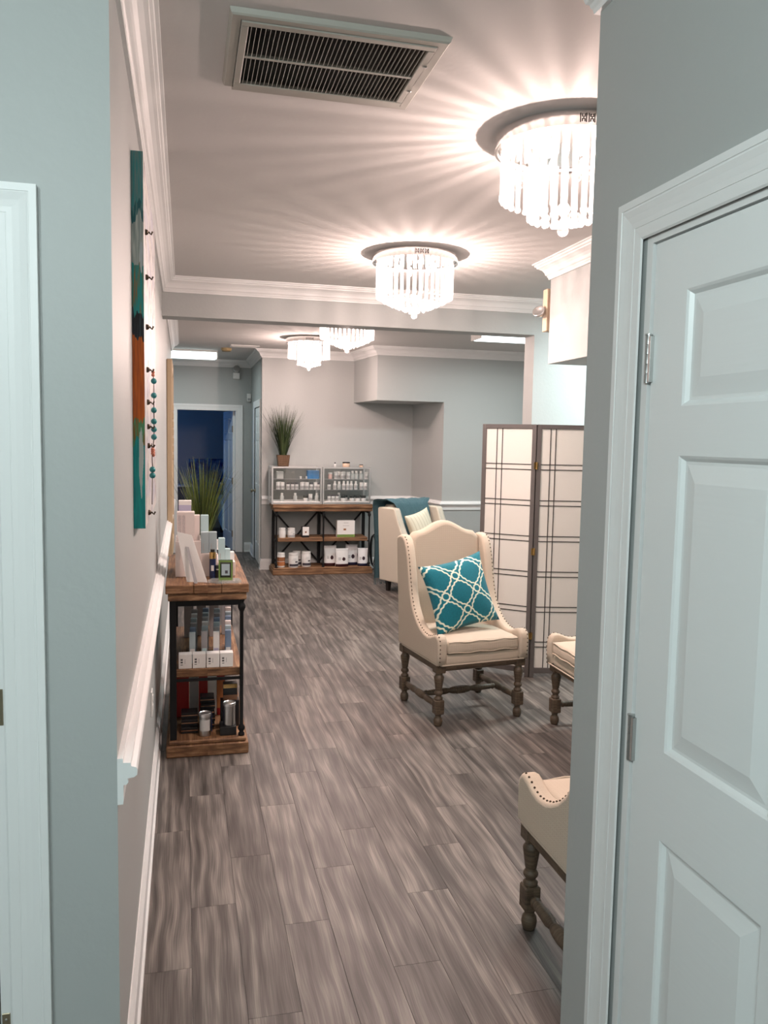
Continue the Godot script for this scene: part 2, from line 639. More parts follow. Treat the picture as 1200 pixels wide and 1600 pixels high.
	txt.albedo_texture = paint(64, 96, func(x, y):
		var c = c8(222, 208, 204)
		if x > 6 and x < 58 and y > 6 and y < 84 and y % 5 < 3 and absf(x - 33) > 2 and noise_fine.get_noise_2d(x * 9.0, y * 40.0) > -0.25: c = c8(156, 146, 148)
		return c)
	M["pillow"] = mat("pillow_trellis", WHITE, 0.9)
	M["pillow"].albedo_texture = paint(512, 512, trellis)
	M["pillow"].rim_enabled = true
	M["pillow"].rim = 0.2

var noise_door = noise(0.03, 8, 3)
var noise_fine = noise(0.05, 4, 2)

# double wavy lines crossing on the diagonal: cells with scalloped sides
func trellis(x, y):
	var p := Vector2(x, y) / 512.0 * 2.55 + Vector2(0.34, 0.10)
	var a := p.x * 0.74 + p.y * 0.67
	var b := -p.x * 0.67 + p.y * 0.74
	var teal: Color = c8(0, 112, 128)
	teal = teal.lerp(c8(4, 92, 106), noise_fine.get_noise_2d(x * 1.5, y * 1.5) * 0.5 + 0.3)
	var hit := 0.0
	for k in 2:
		var s = a if k == 0 else b * 1.08
		var t = b * 1.08 if k == 0 else a
		var fs = s - floor(s) - 0.5
		var ft = t - floor(t) - 0.5
		# the pair of lines bows apart near crossings
		var wob = 0.098 + 0.034 * cos(ft * TAU) + 0.014 * cos(ft * TAU * 5.0)
		var d = absf(absf(fs) - wob)
		hit = maxf(hit, 1.0 - smoothstep(0.026, 0.038, d))
	return teal.lerp(c8(222, 226, 206), hit)

# ------------------------------------------------------------------ the setting
const CROWN := [Vector2(0, -0.1), Vector2(0.011, -0.1), Vector2(0.013, -0.09), Vector2(0.017, -0.085), Vector2(0.019, -0.078), Vector2(0.026, -0.073), Vector2(0.031, -0.058), Vector2(0.041, -0.044), Vector2(0.055, -0.034), Vector2(0.066, -0.029), Vector2(0.068, -0.022), Vector2(0.076, -0.018), Vector2(0.079, -0.009), Vector2(0.089, -0.007), Vector2(0.09, 0), Vector2(0, 0)]
const BASE := [Vector2(0, 0), Vector2(0.023, 0), Vector2(0.022, 0.012), Vector2(0.015, 0.019), Vector2(0.015, 0.108), Vector2(0.012, 0.113), Vector2(0.012, 0.12), Vector2(0.007, 0.13), Vector2(0.004, 0.136), Vector2(0, 0.136)]
const RAIL := [Vector2(0, -0.107), Vector2(0.012, -0.107), Vector2(0.013, -0.1), Vector2(0.013, -0.062), Vector2(0.020, -0.061), Vector2(0.024, -0.055), Vector2(0.022, -0.047), Vector2(0.036, -0.045), Vector2(0.043, -0.040), Vector2(0.044, -0.028), Vector2(0.041, -0.022), Vector2(0.030, -0.019), Vector2(0.029, -0.011), Vector2(0.013, -0.010), Vector2(0.012, 0.0), Vector2(0, 0)]
const CASING := [Vector2(0, 0), Vector2(0.086, 0), Vector2(0.086, 0.018), Vector2(0.071, 0.018), Vector2(0.070, 0.0165), Vector2(0.069, 0.0165), Vector2(0.066, 0.0175), Vector2(0.052, 0.0145), Vector2(0.038, 0.0125), Vector2(0.027, 0.012), Vector2(0.0265, 0.0108), Vector2(0.0255, 0.0108), Vector2(0.025, 0.0115), Vector2(0.004, 0.010), Vector2(0, 0.007)]

func trim_path(prof, path, side, y, label):
	var st := mb()
	sweep(st, prof, path, side, Vector3.RIGHT, Vector3.BACK, Vector3.UP, Vector3(0, y, 0))
	trims += 1
	return struct(st, "trim_%d" % trims, M.trim_white, label)

func wallbox(called, label, boxes, m = null):
	var st := mb()
	for b in boxes: box(st, b[0], b[1])
	return struct(st, called, m if m else M.wall_paint, label)

func build_shell():
	var T := 0.115
	# ceiling and floor base
	wallbox("ceiling", "pale ceiling over all the rooms", [[Vector3(-3.2, HC, -15.3), Vector3(5.3, HC + 0.12, -2.635)], [Vector3(-3.2, HC, -2.225), Vector3(5.3, HC + 0.12, 3.2)], [Vector3(-3.2, HC, -2.635), Vector3(0.15, HC + 0.12, -2.225)], [Vector3(0.67, HC, -2.635), Vector3(5.3, HC + 0.12, -2.225)]], M.ceiling_paint)
	# walls
	wallbox("wall_left", "long left wall of the room with chair rail", [[Vector3(XL - T, 0, -9.9), Vector3(XL, HC, -1.86)]])
	wallbox("wall_entry", "short wall beside the hall doorway", [[Vector3(-0.4, 0, -1.975), Vector3(XL - T, HC, -1.86)], [Vector3(-1.25, 2.095, -1.975), Vector3(-0.4, HC, -1.86)], [Vector3(-3.1, 0, -1.975), Vector3(-1.25, HC, -1.86)]])
	wallbox("wall_right", "wall with the white panel door, ending at the opening", [[Vector3(0.93, 0, -1.79), Vector3(1.045, HC, -1.545)], [Vector3(0.93, 2.085, -1.545), Vector3(1.045, HC, -0.585)], [Vector3(0.93, 0, -0.585), Vector3(1.045, HC, 3.0)]])
	wallbox("wall_middle", "wall with the wide cased opening and header", [[Vector3(XL, 2.484, ZH - 0.18), Vector3(2.617, HC, ZH)], [Vector3(2.617, 0, ZH - 0.18), Vector3(5.1, HC, ZH)]])
	wallbox("wall_east", "outer wall on the right of the rooms", [[Vector3(5.0, 0, -9.6), Vector3(5.12, HC, -0.9)]])
	wallbox("wall_front", "wall behind the seating", [[Vector3(1.045, 0, -0.9), Vector3(5.12, HC, -0.78)]])
	wallbox("wall_hall", "walls closing the side hall", [[Vector3(-3.12, 0, -1.975), Vector3(-3.0, HC, 3.1)], [Vector3(-3.12, 0, 3.0), Vector3(1.05, HC, 3.12)]])
	wallbox("wall_closet", "walls behind the hall doorway", [[Vector3(-1.6, 0, -4.1), Vector3(XL - T, HC, -4.0)], [Vector3(-1.7, 0, -4.1), Vector3(-1.6, HC, -1.975)]])
	wallbox("wall_soffit", "boxed soffit hanging over the seating", [[Vector3(2.16, 2.14, -4.655), Vector3(5.0, HC, -0.9)]])
	# far room: back wall, recess and soffit
	var st := mb()
	prism(st, [Vector2(0.931, -10.23), Vector2(2.875, -10.23), Vector2(2.875, -10.4), Vector2(1.05, -10.4)], 0, HC)
	struct(st, "wall_back", M.wall_paint, "back wall behind the product shelf")
	st = mb()
	prism(st, [Vector2(2.875, -10.23), Vector2(3.017, -9.36), Vector2(5.1, -9.36), Vector2(5.1, -10.4), Vector2(2.875, -10.4)], 0, HC)
	struct(st, "wall_north", M.wall_paint, "right part of the far wall standing forward of the recess")
	st = mb()
	prism(st, [Vector2(2.191, -9.36), Vector2(3.017, -9.36), Vector2(2.875, -10.23), Vector2(2.094, -10.23)], 2.122, HC)
	struct(st, "wall_soffit", M.wall_paint, "boxed soffit over the recess")
	# hall at the far end
	wallbox("wall_passage", "right side of the far passage with a white door", [[Vector3(0.931, 0, -10.42), Vector3(1.05, HC, -10.3)], [Vector3(0.931, 2.075, -11.27), Vector3(1.05, HC, -10.42)], [Vector3(0.931, 0, -12.0), Vector3(1.05, HC, -11.27)]])
	wallbox("wall_end", "end wall of the passage with the open door", [[Vector3(-2.1, 0, -11.995), Vector3(-0.13, HC, -11.88)], [Vector3(-0.13, 2.055, -11.995), Vector3(0.727, HC, -11.88)], [Vector3(0.727, 0, -11.995), Vector3(0.931, HC, -11.88)]])
	wallbox("wall_passage_left", "walls of the passage that turns left", [[Vector3(-2.2, 0, -11.995), Vector3(-2.1, HC, -9.78)], [Vector3(-2.2, 0, -9.9), Vector3(XL - T, HC, -9.78)]])
	wallbox("wall_treatment", "walls of the dark treatment room", [[Vector3(-1.6, 0, -15.2), Vector3(-1.5, HC, -11.995)], [Vector3(-1.6, 0, -15.2), Vector3(2.6, HC, -15.1)], [Vector3(2.5, 0, -15.2), Vector3(2.6, HC, -11.995)], [Vector3(0.93, 0, -12.1), Vector3(2.6, HC, -11.995)]])

	# mouldings
	trim_path(CROWN, [Vector2(XL, -1.86), Vector2(XL, ZH), Vector2(5.0, ZH)], 1, HC, "white crown moulding round the left wall and header")
	trim_path(CROWN, [Vector2(2.16, -0.9), Vector2(2.16, -4.655), Vector2(5.0, -4.655)], -1, HC, "white crown moulding on the soffit")
	trim_path(CROWN, [Vector2(0.93, 3.0), Vector2(0.93, -1.79), Vector2(1.045, -1.79), Vector2(1.045, -0.9)], -1, HC, "crown moulding wrapping the end of the right wall")
	trim_path(CROWN, [Vector2(XL, ZH - 0.18), Vector2(XL, -9.9), Vector2(-2.1, -9.9)], 1, HC, "white crown moulding on the left wall past the header")
	trim_path(CROWN, [Vector2(-2.1, -11.88), Vector2(0.931, -11.88), Vector2(0.931, -10.23), Vector2(2.094, -10.23), Vector2(2.191, -9.36), Vector2(5.0, -9.36)], 1, HC, "white crown moulding round the far walls and soffit")
	trim_path(RAIL, [Vector2(XL, -1.86), Vector2(XL, -9.9)], 1, 0.934, "white chair rail along the left wall")
	trim_path(RAIL, [Vector2(0.931, -10.23), Vector2(2.875, -10.23), Vector2(3.017, -9.36), Vector2(5.0, -9.36)], 1, 0.934, "white chair rail along the far walls")
	var n := 0
	for b in [[[Vector2(XL, -1.86), Vector2(XL, -9.9), Vector2(-2.1, -9.9)], "baseboard_left", "white baseboard along the left wall"],
			[[Vector2(0.833, -11.88), Vector2(0.931, -11.88), Vector2(0.931, -11.36)], "baseboard_end", "white baseboard in the corner of the passage"],
			[[Vector2(0.931, -10.33), Vector2(0.931, -10.23), Vector2(2.875, -10.23), Vector2(3.017, -9.36), Vector2(5.0, -9.36)], "baseboard_back", "white baseboard along the far walls"],
			[[Vector2(2.617, -6.08), Vector2(2.617, -5.9), Vector2(5.0, -5.9)], "baseboard_middle", "white baseboard beside the cased opening"]]:
		st = mb()
		sweep(st, BASE, b[0], 1)
		struct(st, b[1], M.trim_white, b[2])
		n += 1

func plank_mesh(strip, L, W):
	var st := mb()
	var t := 0.012
	var g := 0.0003
	var b := 0.0006
	var hx = L / 2.0 - g; var hz = W / 2.0 - g
	var v0 = strip / 12.0 + 0.004; var v1 = (strip + 1) / 12.0 - 0.004
	var U = func(p): return Vector2((p.x + L / 2.0) / L * 0.9 + 0.05 * (strip % 3), lerpf(v0, v1, (p.z + W / 2.0) / W))
	var top = [Vector3(-hx + b, 0, hz - b), Vector3(hx - b, 0, hz - b), Vector3(hx - b, 0, -hz + b), Vector3(-hx + b, 0, -hz + b)]
	var mid = [Vector3(-hx, -b, hz), Vector3(hx, -b, hz), Vector3(hx, -b, -hz), Vector3(-hx, -b, -hz)]
	quad(st, top[0], top[1], top[2], top[3], U.call(top[0]), U.call(top[1]), U.call(top[2]), U.call(top[3]))
	for i in 4:
		var j = (i + 1) % 4
		quad(st, mid[i], mid[j], top[j], top[i], U.call(mid[i]), U.call(mid[j]), U.call(top[j]), U.call(top[i]))
		var d = Vector3(0, -t, 0)
		quad(st, mid[i] + d, mid[j] + d, mid[j], mid[i], U.call(mid[i]), U.call(mid[j]), U.call(mid[j]), U.call(mid[i]))
	return commit(st)

func build_floor():
	var st := mb()
	box(st, Vector3(-3.2, -0.12, -15.3), Vector3(5.3, -0.003, 3.2))
	var fl = struct(st, "floor", M.floor_far, "grey-brown wood plank floor")
	var W := 0.155
	var L := 0.92
	var meshes = []
	for s in 12: meshes.append(plank_mesh(s, L, W))
	rng.seed = 77
	var last := -1
	var offs = [0.0, 0.36, 0.71, 0.18, 0.55, 0.86, 0.29, 0.64]
	for c in 21:
		var x = XL + 0.012 + W * (c + 0.5)
		var stop = -11.9 if x < 0.92 else -10.24
		var zz = -1.1 - offs[c % 8] * L
		while zz - L / 2.0 > stop - L * 0.6:
			var s = rng.randi() % 12
			if s == last: s = (s + 5) % 12
			last = s
			inst(meshes[s], "plank", M.floor_plank, fl, Vector3(x, 0, zz), Vector3(0, 90 if rng.randf() < 0.5 else -90, 0))
			zz -= L

# moulded door leaf: x 0..w, y 0..h, faces +z and -z
func door_leaf(st, w, h, t, rects):
	st.set_smooth_group(-1)
	var lv = [[0.0, 0.0], [0.005, -0.003], [0.011, -0.010], [0.017, -0.010], [0.052, -0.0025]]
	for f in [1.0, -1.0]:
		var P = func(x, y, d): return Vector3(x if f > 0 else w - x, y, f * (t / 2.0 + d))
		var xs = [0.0, w]; var ys = [0.0, h]
		for r in rects:
			for q in [r[0], r[2]]:
				if not xs.has(q): xs.append(q)
			for q in [r[1], r[3]]:
				if not ys.has(q): ys.append(q)
		xs.sort(); ys.sort()
		for i in xs.size() - 1:
			for j in ys.size() - 1:
				var cx = (xs[i] + xs[i + 1]) / 2.0; var cy = (ys[j] + ys[j + 1]) / 2.0
				var inr = false
				for r in rects:
					if cx > r[0] and cx < r[2] and cy > r[1] and cy < r[3]: inr = true
				if not inr:
					quad(st, P.call(xs[i], ys[j], 0.0), P.call(xs[i + 1], ys[j], 0.0), P.call(xs[i + 1], ys[j + 1], 0.0), P.call(xs[i], ys[j + 1], 0.0))
		for r in rects:
			var R = func(k): return [P.call(r[0] + lv[k][0], r[1] + lv[k][0], lv[k][1]), P.call(r[2] - lv[k][0], r[1] + lv[k][0], lv[k][1]), P.call(r[2] - lv[k][0], r[3] - lv[k][0], lv[k][1]), P.call(r[0] + lv[k][0], r[3] - lv[k][0], lv[k][1])]
			for k in lv.size() - 1:
				var a = R.call(k); var b = R.call(k + 1)
				for i in 4:
					var j = (i + 1) % 4
					quad(st, a[i], a[j], b[j], b[i])
			var e = R.call(lv.size() - 1)
			quad(st, e[0], e[1], e[2], e[3])
	var z = t / 2.0
	quad(st, Vector3(0, 0, -z), Vector3(0, 0, z), Vector3(0, h, z), Vector3(0, h, -z))
	quad(st, Vector3(w, 0, z), Vector3(w, 0, -z), Vector3(w, h, -z), Vector3(w, h, z))
	quad(st, Vector3(0, h, z), Vector3(w, h, z), Vector3(w, h, -z), Vector3(0, h, -z))
	quad(st, Vector3(0, 0, -z), Vector3(w, 0, -z), Vector3(w, 0, z), Vector3(0, 0, z))

func six_panels(w, h):
	var s = 0.111; var m = 0.10
	var pw = (w - 2.0 * s - m) / 2.0
	var k = h / 2.065
	var out = []
	for c in 2:
		var x0 = s + c * (pw + m)
		for yy in [[0.245, 0.857], [1.040, 1.638], [1.734, 1.957]]:
			out.append([x0, yy[0] * k, x0 + pw, yy[1] * k])
	return out

func hinge(parent, at, rot, h := 0.098, mt = "steel"):
	var st := mb()
	for i in 5:
		lathe(st, [Vector2(0, i * h / 5 + 0.0006), Vector2(0.0068, i * h / 5 + 0.0006), Vector2(0.0068, (i + 1) * h / 5 - 0.0006), Vector2(0, (i + 1) * h / 5 - 0.0006)], 12, Vector3.ZERO, false)
	lathe(st, [Vector2(0, h), Vector2(0.0085, h), Vector2(0.0085, h + 0.003), Vector2(0, h + 0.004)], 12, Vector3.ZERO, false)
	box(st, Vector3(0.004, 0.002, -0.0072), Vector3(0.013, h - 0.002, 0.004), 0.0008)
	return obj(st, "hinge", M[mt], parent, at, rot)

func knob(parent, at, rot, mt = "brass_old"):
	var st := mb()
	lathe(st, [Vector2(0, 0), Vector2(0.032, 0), Vector2(0.03, 0.006), Vector2(0.012, 0.01), Vector2(0.011, 0.03), Vector2(0.022, 0.038), Vector2(0.027, 0.05), Vector2(0.022, 0.062), Vector2(0, 0.066)], 16)
	return obj(st, "door_knob", M[mt], parent, at, rot)

func casing(label, path, side, A, B, C, o):
	var st := mb()
	sweep(st, CASING, path, side, A, B, C, o)
	trims += 1
	return struct(st, "trim_%d" % trims, M.trim_white, label)

func build_doors():
	# white six-panel door in the right wall; its leaf runs along +z from the hinge side
	var st := mb()
	var W := 0.925
	door_leaf(st, W, 2.06, 0.035, six_panels(W, 2.06))
	var d = struct(st, "door_1", M.door_white, "white six-panel door in the right wall", Vector3(0.9515, 0.006, -1.516), Vector3(0, -90, 0))
	for y in [1.78, 0.977, 0.17]:
		hinge(d, Vector3(-0.006, y, 0.0225), Vector3(0, 0, 0))
	knob(d, Vector3(W - 0.07, 0.95, 0.0175), Vector3(90, 0, 0), "steel")
	st = mb()
	box(st, Vector3(0.93, 0, -1.545), Vector3(1.045, 2.085, -1.524))
	box(st, Vector3(0.93, 2.07, -1.524), Vector3(1.045, 2.085, -0.587))
	box(st, Vector3(0.9705, 0, -1.525), Vector3(1.0, 2.071, -1.508))
	box(st, Vector3(0.9705, 2.058, -1.51), Vector3(1.0, 2.071, -0.587))
	trims += 1
	struct(st, "trim_%d" % trims, M.trim_white, "white door jamb in the right wall")
	casing("white moulded casing round the right door", [Vector2(-1.552, 0), Vector2(-1.552, 2.083), Vector2(-0.579, 2.083), Vector2(-0.579, 0)], 1, Vector3.BACK, Vector3.UP, Vector3.LEFT, Vector3(0.93, 0, 0))
	# doorway in the entry wall
	casing("white moulded casing round the hall doorway", [Vector2(-1.255, 0), Vector2(-1.255, 2.083), Vector2(-0.381, 2.083), Vector2(-0.381, 0)], 1, Vector3.RIGHT, Vector3.UP, Vector3.BACK, Vector3(0, 0, -1.86))
	st = mb()
	box(st, Vector3(-0.402, 0, -1.975), Vector3(-0.380, 2.085, -1.8545), 0.001)
	box(st, Vector3(-1.25, 2.081, -1.975), Vector3(-0.4, 2.095, -1.861), 0.001)
	trims += 1
	var jb = struct(st, "trim_%d" % trims, M.trim_white, "white jamb of the hall doorway")
	for y in [1.03, 0.29]:
		st = mb()
		boxc(st, Vector3(-0.391, y + 0.040, -1.854), Vector3(0.017, 0.080, 0.004), 0.001)
		var lf = obj(st, "hinge_leaf", M.brass_old, jb)
		st = mb()
		for s in [-0.026, 0.0, 0.026]: ball(st, Vector3(-0.391, y + 0.040 + s, -1.8525), 0.003, 8, 4)
		obj(st, "screw", M.steel, lf)
	# open door at the end of the passage
	st = mb()
	door_leaf(st, 0.80, 2.03, 0.035, six_panels(0.80, 2.03))
	var d2 = struct(st, "door_2", M.door_white, "white six-panel door standing open into the dark room", Vector3(0.690, 0.008, -11.985))
	d2.rotation_degrees.y = 97.0
	for y in [1.72, 0.97, 0.2]:
		hinge(d2, Vector3(-0.006, y, -0.022), Vector3.ZERO, 0.09, "brass_old")
	knob(d2, Vector3(0.735, 0.93, -0.0175), Vector3(-90, 0, 0), "steel")
	casing("white moulded casing round the passage end door", [Vector2(-0.10, 0), Vector2(-0.10, 2.03), Vector2(0.722, 2.03), Vector2(0.722, 0)], 1, Vector3.RIGHT, Vector3.UP, Vector3.BACK, Vector3(0, 0, -11.88))
	st = mb()
	box(st, Vector3(0.707, 0, -11.995), Vector3(0.727, 2.055, -11.88))
	box(st, Vector3(-0.13, 0, -11.995), Vector3(-0.11, 2.055, -11.88))
	box(st, Vector3(-0.11, 2.037, -11.995), Vector3(0.707, 2.055, -11.88))
	trims += 1
	struct(st, "trim_%d" % trims, M.trim_white, "white jamb of the passage end door")
	# closed door on the passage's right side
	st = mb()
	door_leaf(st, 0.81, 2.04, 0.035, six_panels(0.81, 2.04))
	var d3 = struct(st, "door_3", M.door_white, "white six-panel door shut in the passage side", Vector3(0.952, 0.008, -11.25))
	d3.rotation_degrees.y = -90.0
	for y in [1.78, 0.97, 0.17]:
		hinge(d3, Vector3(0.816, y, 0.022), Vector3(0, 180, 0), 0.098, "brass_old")
	knob(d3, Vector3(0.07, 0.93, 0.0175), Vector3(90, 0, 0), "brass_old")
	casing("white casing round the passage side door", [Vector2(-11.262, 0), Vector2(-11.262, 2.055), Vector2(-10.43, 2.055), Vector2(-10.43, 0)], 1, Vector3.BACK, Vector3.UP, Vector3.LEFT, Vector3(0.931, 0, 0))

# ------------------------------------------------------------------ ceiling fittings
func build_vent():
	var t = thing("return_air_grille", "beige return air grille with two rows of thin louvres on the ceiling", "vent", Vector3(0.41, HC, -2.43))
	var w := 0.592; var d := 0.474
	var st := mb()
	sweep(st, [Vector2(0, 0), Vector2(0.03, 0), Vector2(0.026, -0.012), Vector2(0.022, -0.016), Vector2(0, -0.016)], [Vector2(-w / 2 + 0.03, -d / 2 + 0.03), Vector2(-w / 2 + 0.03, d / 2 - 0.03), Vector2(w / 2 - 0.03, d / 2 - 0.03), Vector2(w / 2 - 0.03, -d / 2 + 0.03), Vector2(-w / 2 + 0.03, -d / 2 + 0.03)], 1)
	obj(st, "outer_frame", M.vent_paint, t)
	st = mb()
	var iw = w / 2 - 0.032; var id = d / 2 - 0.032
	box(st, Vector3(-iw, -0.019, -id), Vector3(iw, -0.006, -id + 0.032), 0.002)
	box(st, Vector3(-iw, -0.019, id - 0.024), Vector3(iw, -0.006, id), 0.002)
	box(st, Vector3(-iw, -0.019, -id + 0.032), Vector3(-iw + 0.02, -0.006, id - 0.024), 0.002)
	box(st, Vector3(iw - 0.02, -0.019, -id + 0.032), Vector3(iw, -0.006, id - 0.024), 0.002)
	obj(st, "door_frame", M.vent_paint, t)
	st = mb()
	box(st, Vector3(-iw + 0.02, -0.018, -0.002), Vector3(iw - 0.02, -0.008, 0.010), 0.001)
	obj(st, "center_bar", M.vent_paint, t)
	# sheet-metal duct running up from the opening
	st = mb()
	for sx in [-1, 1]: boxc(st, Vector3(sx * 0.2585, 0.26, 0), Vector3(0.003, 0.52, 0.408))
	for sz in [-1, 1]: boxc(st, Vector3(0, 0.26, sz * 0.2035), Vector3(0.514, 0.52, 0.003))
	boxc(st, Vector3(0, 0.521, 0), Vector3(0.52, 0.003, 0.41))
	obj(st, "duct", M.duct_metal, t)
	var n := 38
	var pitch = (iw * 2 - 0.044) / n
	for row in [[-id + 0.032, -0.002], [0.010, id - 0.024]]:
		st = mb()
		var L = row[1] - row[0]
		for k in 1: boxc(st, Vector3.ZERO, Vector3(0.0012, 0.0125, L), 0.0004)
		var ms = commit(st)
		for i in n:
			inst(ms, "louvre", M.vent_paint, t, Vector3(-iw + 0.022 + pitch * (i + 0.5), -0.0115, (row[0] + row[1]) / 2), Vector3(0, 0, -14))
	for z in [-0.08, 0.09]:
		st = mb()
		boxc(st, Vector3(iw - 0.002, -0.020, z), Vector3(0.012, 0.006, 0.008), 0.002)
		obj(st, "latch", M.steel, t)

func build_chandelier(style, z, label):
	var t = thing("crystal_ceiling_light", label, "ceiling light", Vector3(1.315, HC, z), 0.0, "crystal flush lights along the ceiling")
	var R := 0.25
	var st := mb()
	lathe(st, [Vector2(0.236, -0.004), Vector2(0.236, -0.050), Vector2(0.242, -0.056), Vector2(R, -0.056), Vector2(R, -0.012), Vector2(0.246, -0.008), Vector2(0.236, -0.004)], 64, Vector3.ZERO, false)
	obj(st, "rim", M.chrome, t)
	st = mb()
	lathe(st, [Vector2(0, -0.045), Vector2(0.235, -0.045), Vector2(0.235, 0), Vector2(0, 0)], 48, Vector3.ZERO, false)
	obj(st, "mirror_plate", M.chrome, t)
	# dark bars and dots on the rim, painted for the shade in cut slots
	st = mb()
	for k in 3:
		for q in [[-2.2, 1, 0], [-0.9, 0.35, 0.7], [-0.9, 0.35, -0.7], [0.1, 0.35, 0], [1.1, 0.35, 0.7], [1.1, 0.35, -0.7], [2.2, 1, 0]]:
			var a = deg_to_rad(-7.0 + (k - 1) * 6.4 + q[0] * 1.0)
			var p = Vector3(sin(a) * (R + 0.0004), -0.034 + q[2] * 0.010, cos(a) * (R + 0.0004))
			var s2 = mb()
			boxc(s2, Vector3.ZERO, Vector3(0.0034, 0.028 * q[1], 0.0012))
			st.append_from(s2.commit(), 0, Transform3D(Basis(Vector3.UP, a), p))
	obj(st, "rim_slot_shade", M.soil_and_slot_dark, t)
	# bulbs
	var bm := mb()
	lathe(bm, [Vector2(0, 0), Vector2(0.009, 0.002), Vector2(0.011, 0.012), Vector2(0.011, 0.04), Vector2(0.008, 0.05), Vector2(0, 0.052)], 12)
	var bulb = commit(bm)
	for k in 6:
		var a = TAU * k / 6
		inst(bulb, "bulb", M.bulb_glow, t, Vector3(sin(a) * 0.11, -0.105, cos(a) * 0.11))
	var added_bulb := mb()
	ball(added_bulb, Vector3.ZERO, 0.022, 16, 10)
	inst(commit(added_bulb), "bulb", M.bulb_glow, t, Vector3(0, -0.255, 0))  # added bulb, hung low so its light streaks past the prisms
	omni("lamp", Vector3(0, -0.255, 0), E_LAMP, WARM, 0.012, t)
	area("lamp", Vector3(0, -0.05, 0), E_PLATE, WARM, Vector2(0.27, 0.27), t)
	# crystals
	var PR = func(h):
		var s3 := mb()
		var w = 0.0095
		prism(s3, [Vector2(-w, -w * 0.5), Vector2(-w * 0.45, -w), Vector2(w * 0.45, -w), Vector2(w, -w * 0.5), Vector2(w * 0.5, w * 0.7), Vector2(-w * 0.5, w * 0.7)], -h, 0)
		return commit(s3)
	var bl := mb()
	ball(bl, Vector3.ZERO, 0.0125, 8, 5)
	var bead = commit(bl)
	var b2 := mb()
	ball(b2, Vector3.ZERO, 0.020, 14, 8)
	var drop = commit(b2)
	var ring = func(mesh, called, n, r, y):
		for k in n:
			var a = TAU * (k + 0.5) / n
			inst(mesh, called, M.crystal, t, Vector3(sin(a) * r, y, cos(a) * r), Vector3(0, rad_to_deg(a), 0))
	if style == 0:
		ring.call(PR.call(0.145), "crystal_prism", 36, 0.222, -0.056)
		ring.call(bead, "crystal_ball", 36, 0.220, -0.214)
		ring.call(PR.call(0.20), "crystal_prism", 20, 0.122, -0.07)
		ring.call(bead, "crystal_ball", 22, 0.120, -0.283)
		ring.call(bead, "crystal_ball", 11, 0.07, -0.296)
		ring.call(bead, "crystal_ball", 6, 0.03, -0.306)
		inst(drop, "crystal_drop", M.crystal, t, Vector3(0, -0.330, 0))
	else:
		ring.call(PR.call(0.18), "crystal_prism", 36, 0.222, -0.056)
		for q in [[36, 0.216, -0.250], [28, 0.178, -0.272], [21, 0.138, -0.290], [15, 0.098, -0.306], [9, 0.06, -0.320], [4, 0.026, -0.330]]:
			ring.call(bead, "crystal_ball", q[0], q[1], q[2])
		inst(drop, "crystal_drop", M.crystal, t, Vector3(0, -0.352, 0))

func tube_light(label, at, size: Vector3, energy, axis_x := true):
	var t = thing("fluorescent_light", label, "ceiling light", at)
	var st := mb()
	boxc(st, Vector3(0, -0.012, 0), Vector3(size.x, 0.024, size.z), 0.003)
	obj(st, "housing", M.white_plastic, t)
	st = mb()
	rbox(st, Vector3(0, -0.024 - size.y / 2, 0), Vector3(size.x - 0.03, size.y, size.z - 0.02), 0.02, 0, 0, 2)
	obj(st, "lit_lens", M.tube_glow, t)
	for s in [-1, 1]:
		st = mb()
		boxc(st, Vector3(s * (size.x / 2 - 0.006), -0.024 - size.y / 2, 0), Vector3(0.012, size.y, size.z - 0.012), 0.003)
		obj(st, "end_cap", M.white_plastic, t)
	return t

func build_tubes():
	var t = tube_light("bright white fluorescent wrap light in the passage ceiling", Vector3(-0.2, HC, -10.75), Vector3(1.22, 0.075, 0.26), E_TUBE1)
	area("tube_light", Vector3(0, -0.105, 0), E_TUBE1, COOL, Vector2(1.18, 0.24), t)
	t = tube_light("fluorescent wrap light on the far room ceiling by the soffit wall", Vector3(3.47, HC, -7.86), Vector3(1.24, 0.04, 0.30), E_TUBE2)
	area("tube_light", Vector3(0, -0.07, 0), E_TUBE2, COOL, Vector2(1.2, 0.28), t)
	t = tube_light("fluorescent wrap light past the soffit over the folding screen", Vector3(3.75, HC, -5.2), Vector3(1.24, 0.07, 0.30), E_RIGHT)
	area("tube_light", Vector3(0, -0.10, 0), E_RIGHT, COOL, Vector2(1.2, 0.28), t)
	t = tube_light("fluorescent wrap light over the side hall", Vector3(-0.75, HC, 0.55), Vector3(1.24, 0.08, 0.30), E_HALL)
	omni("tube_light", Vector3(-0.3, -0.16, 0), E_HALL * 0.5, COOL, 0.05, t)
	omni("tube_light", Vector3(0.3, -0.16, 0), E_HALL * 0.5, COOL, 0.05, t)

